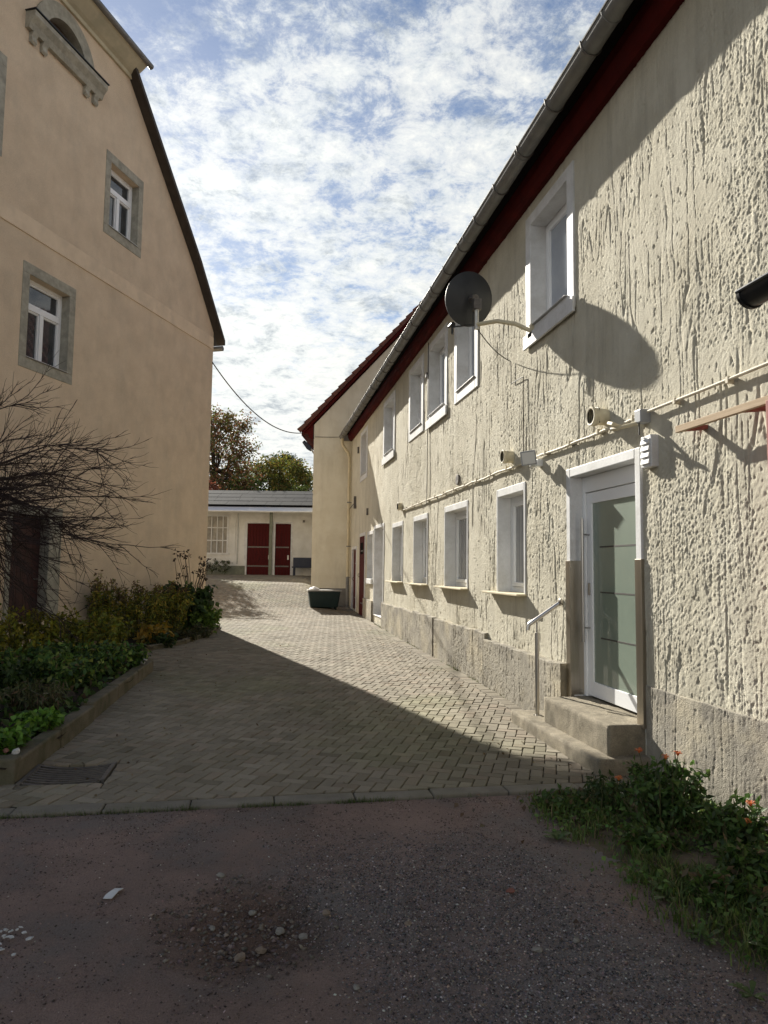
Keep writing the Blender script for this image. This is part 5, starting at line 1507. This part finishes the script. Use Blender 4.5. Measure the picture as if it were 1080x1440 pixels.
def yard_litter():
    n = 330
    X = np.concatenate([NP.uniform(-1.5, 2.9, n // 2), NP.normal(2.55, .25, n // 4), NP.normal(-1.2, .25, n - n // 2 - n // 4)]); Y = NP.uniform(5.2, 17, n)
    k = (X < 2.95) & (X > -1.40) & ~((X > 2.6) & (Y < 7.4)); X, Y = X[k], Y[k]
    P = np.stack([X, Y, gh(Y, X) + .008], -1)
    V, Fc, C_ = leaf_cloud(P, np.tile([0, 0, 1.8], (len(P), 1)), .036, .024, pal(len(P), [((.17, .12, .065), 3), ((.11, .075, .04), 3), ((.26, .20, .09), 1)]))
    tag(np_obj('fallen_leaves', V, Fc, M['leaf'], col=C_), 'a few dry leaves scattered over the pavers of the yard', 'leaves', kind='stuff')
    n = 2600                                                           # moss and grass tufts along the joint of the edging stones
    X = NP.uniform(-1.6, 2.6, n); k = NP.random(n) < np.clip((fbm(X * 3.2, X * 0, 44, 3) - .46) * 7, .03, 1); X = X[k]; n = len(X); Y = 5.03 + NP.normal(0, .012, n)
    h = NP.uniform(.012, .045, n); a = NP.uniform(0, 6.28, n); d = np.stack([np.cos(a), np.sin(a), 0 * a], -1); s_ = np.stack([-np.sin(a), np.cos(a), 0 * a], -1) * .0022
    B = np.stack([X, Y, np.full(n, -.02)], -1); tp = B + d * (h * .6)[:, None] + np.array([0, 0, 1.0]) * h[:, None]
    V = np.stack([B - s_, B + s_, tp], 1).reshape(-1, 3); Fc = np.arange(3 * n).reshape(-1, 3)
    tag(np_obj('grass', V, Fc, M['leaf'], col=np.repeat(pal(n, [((.10, .15, .035), 3), ((.07, .10, .03), 2), ((.15, .14, .05), 1)]), 3, 0)), 'thin line of grass tufts along the front of the edging stones', 'grass', kind='stuff')
    n = 2600                                                           # weeds where wall and paving meet
    Y = NP.uniform(5.3, 22, n); k = NP.random(n) < np.clip((fbm(Y * 1.7, Y * 0, 46, 3) - .50) * 7, .01, 1); Y = Y[k]; n = len(Y); X = WX - .075 + NP.normal(0, .012, n)
    k = ~((Y > 5.2) & (Y < 7.35)); X, Y = X[k], Y[k]; n = len(X)
    h = NP.uniform(.01, .035, n); a = NP.uniform(0, 6.28, n); d = np.stack([np.cos(a), np.sin(a), 0 * a], -1); s_ = np.stack([-np.sin(a), np.cos(a), 0 * a], -1) * .004
    B = np.stack([X, Y, gh(Y, X)], -1); tp = B + d * (h * .8)[:, None] + np.array([0, 0, 1.0]) * h[:, None]
    V = np.stack([B - s_, B + s_, tp], 1).reshape(-1, 3); Fc = np.arange(3 * n).reshape(-1, 3)
    tag(np_obj('moss', V, Fc, M['leaf'], col=np.repeat(pal(n, [((.10, .13, .035), 3), ((.13, .11, .05), 2)]), 3, 0)), 'moss and small weeds in the joint between stucco wall and pavers', 'moss', kind='stuff')


yard_litter()


# ---------------------------------------------------------------- loose stones on the road
def stones(name, label, n, xr, yr, sr, palette, dens=None, zoff=-.045, seed=1, flat=.6, kind='stuff'):
    rng = np.random.default_rng(seed)
    X = rng.uniform(*xr, n); Y = rng.uniform(*yr, n)
    if dens is not None:
        k = rng.random(n) < dens(X, Y); X, Y = X[k], Y[k]
    n = len(X)
    Zg = -.017 + .022 * (fbm(X * 1.3, Y * 1.3, 1) - .5) + .012 * (fbm(X * 7, Y * 7, 2) - .5)
    d = np.hypot((X - .02) / .42, (Y - 3.42) / .42) + .35 * (fbm(X * 4, Y * 4, 8) - .5)
    Zg = Zg - .075 * np.clip(1.15 - d, 0, .75)
    r = sr[0] + (sr[1] - sr[0]) * rng.random(n) ** 3
    o = np.array([[1, 0, 0], [-1, 0, 0], [0, 1, 0], [0, -1, 0], [0, 0, 1], [0, 0, -1], [.6, .6, .55], [-.6, .55, .6]], float)[:6]
    sc = rng.uniform(.6, 1.25, (n, 6, 1)); an = rng.uniform(0, 6.28, n); c, s_ = np.cos(an), np.sin(an)
    q = o[None] * sc * r[:, None, None]; q[:, :, 2] *= flat
    qx = q[:, :, 0] * c[:, None] - q[:, :, 1] * s_[:, None]; qy = q[:, :, 0] * s_[:, None] + q[:, :, 1] * c[:, None]
    tilt = rng.normal(0, .35, (n, 1)); qz = q[:, :, 2] + tilt * qx
    V = np.stack([qx + X[:, None], qy + Y[:, None], qz + (Zg + r * flat * .25)[:, None]], -1).reshape(-1, 3)
    f = np.array([[0, 2, 4], [2, 1, 4], [1, 3, 4], [3, 0, 4], [2, 0, 5], [1, 2, 5], [3, 1, 5], [0, 3, 5]])
    Fc = (np.arange(n)[:, None, None] * 6 + f[None]).reshape(-1, 3)
    C_ = np.repeat(pal(n, palette, .3, rng), 6, 0)
    return tag(np_obj(name, V, Fc, M['stone'], col=C_), label, 'gravel', kind=kind)


GP = [((.27, .245, .24), 4), ((.13, .125, .13), 4), ((.33, .26, .22), 2), ((.55, .52, .49), .5), ((.19, .14, .12), 2), ((.07, .065, .065), 2)]
stones('gravel', 'fine grey gravel scattered over the dirt road towards the right', 90000, (.0, 2.2), (2.0, 4.7), (.0026, .0088), GP,
       lambda X, Y: np.clip(1.2 - np.abs((X - 1.05 - .25 * (3.4 - Y)) / .8) ** 2 + .3 * (fbm(X * 3, Y * 3, 22) - .5), 0, 1) * np.clip((4.5 - Y) / .7, 0, 1), seed=31)
stones('gravel', 'sparse fine grit on the reddish left part of the dirt road', 60000, (-2.2, 2.0), (2.0, 5.0), (.0022, .0075), [((.27, .20, .17), 4), ((.12, .09, .08), 4), ((.46, .41, .37), .5), ((.07, .055, .05), 2)], lambda X, Y: .25 + .75 * np.clip((fbm(X * 3, Y * 3, 23) - .4) * 4, 0, 1), seed=32)
stones('gravel', 'broken chippings lying in the pothole', 5200, (-.5, .5), (2.95, 4.0), (.003, .019), [((.16, .13, .115), 3), ((.11, .09, .08), 3), ((.24, .20, .17), 1.2)],
       lambda X, Y: np.clip(1.25 - np.hypot((X - .0) / .38, (Y - 3.46) / .42), 0, 1) ** .8, seed=33)
bigs = [(-.145, 3.95, .022, 'pale flat stone at the far left edge of the pothole'), (.02, 3.62, .020, 'white pebble in the upper part of the pothole'), (.145, 3.42, .026, 'pale rounded stone at the right side of the pothole'), (.06, 3.27, .024, 'tan stone at the lower rim of the pothole'),
        (-.03, 3.22, .030, 'broad tan stone at the bottom of the pothole'), (.25, 3.36, .022, 'flat pale stone right of the rounded stone in the pothole'), (.36, 3.46, .022, 'tan stone on the gravel right of the pothole'), (-.16, 3.50, .018, 'small white stone at the left side of the pothole'),
        (1.30, 3.55, .022, 'reddish brick chip lying by the verge edge'), (.72, 3.30, .020, 'pink grey flat stone alone on the gravel'), (1.22, 3.0, .022, 'pale stone on the gravel near the verge'), (1.42, 3.05, .018, 'small pale stone at the verge edge'), (.42, 2.85, .016, 'white chip low in the middle of the road')]
for i, (x, y, r_, lab) in enumerate(bigs):
    z = -.017 - (.05 if math.hypot((x - .02) / .42, (y - 3.42) / .42) < .8 else 0)
    c = (.24, .19, .145) if ('tan' in lab or 'pink' in lab) else ((.22, .10, .08) if 'brick' in lab else (.25, .235, .205))
    tag(rock('stone', (x, y, z + r_ * .25), r_, c, 200 + i, .5), lab, 'stone', 'stones on the road')
pp = MB()
pp.add([(-.71, 3.75, -.010), (-.65, 3.73, -.006), (-.62, 3.80, .006), (-.60, 3.87, -.004), (-.66, 3.89, -.008), (-.67, 3.82, .004), (-.70, 3.79, -.004)], [(0, 1, 2, 5, 6), (5, 2, 3, 4)])
o = pp.build('paper_scrap', M['paper']); o.scale = (.72, .72, 1); o.location = (-.655 * .28, 3.8 * .28, 0); sm = o.modifiers.new('thick', 'SOLIDIFY'); sm.thickness = .003
tag(o, 'crumpled grey white scrap lying left of the pothole', 'litter')
wm = MB(); rr = random.Random(9)
for i in range(46):
    x = -1.06 + rr.gauss(0, .05); y = 3.36 + rr.uniform(-.15, .17); l_ = rr.uniform(.010, .036); w_ = rr.uniform(.004, .012)
    th_ = rr.uniform(-.6, .9); ca2, sa2 = math.cos(th_), math.sin(th_)
    wm.add([(x + u_ * ca2 - v_ * sa2, y + u_ * sa2 + v_ * ca2, -.004) for u_, v_ in ((0, 0), (l_ * .5, -w_ * .8), (l_, w_ * .3), (l_ * .55, w_ * 1.3), (l_ * .1, w_ * .9))], [(0, 1, 2, 3, 4)])
o = wm.build('road_marking', M['whitemark']); sm = o.modifiers.new('thick', 'SOLIDIFY'); sm.thickness = .004; tag(o, kind='structure')

# drain grate by the kerb
gr_ = thing('drain_grate', 'dished cast iron drain grate set in the paving beside the mossy kerb', 'drain', (-1.4, 5.95, 0))
fr = MB(); x0, x1, y0, y1 = -1.66, -1.10, 5.70, 6.20


def dish_z(x): return .008 - .030 * (1 - ((x - (x0 + x1) / 2) / ((x1 - x0) / 2)) ** 2)


def curved_bar(m, ya, yb, h=.03):
    n = 14; vs = []
    for i in range(n + 1):
        x = x0 + (x1 - x0) * i / n; z = dish_z(x); vs += [(x, ya, z - h), (x, yb, z - h), (x, yb, z), (x, ya, z)]
    m.add(vs, [(4 * i + a, 4 * i + b, 4 * i + 4 + b, 4 * i + 4 + a) for i in range(n) for a, b in ((0, 1), (1, 2), (2, 3), (3, 0))] + [(0, 1, 2, 3), (4 * n, 4 * n + 1, 4 * n + 2, 4 * n + 3)])


curved_bar(fr, y0, y0 + .03); curved_bar(fr, y1 - .03, y1)
fr.box(x0 - .02, x0 + .01, y0, y1, -.06, .014).box(x1 - .01, x1 + .02, y0, y1, -.06, .014)
fr.build('frame', M['iron'], gr_)
bars = MB()
for k in range(1, 8):
    y = y0 + .03 + (y1 - y0 - .06) * k / 8; curved_bar(bars, y - .0115, y + .0115)
bars.build('bars', M['iron'], gr_)
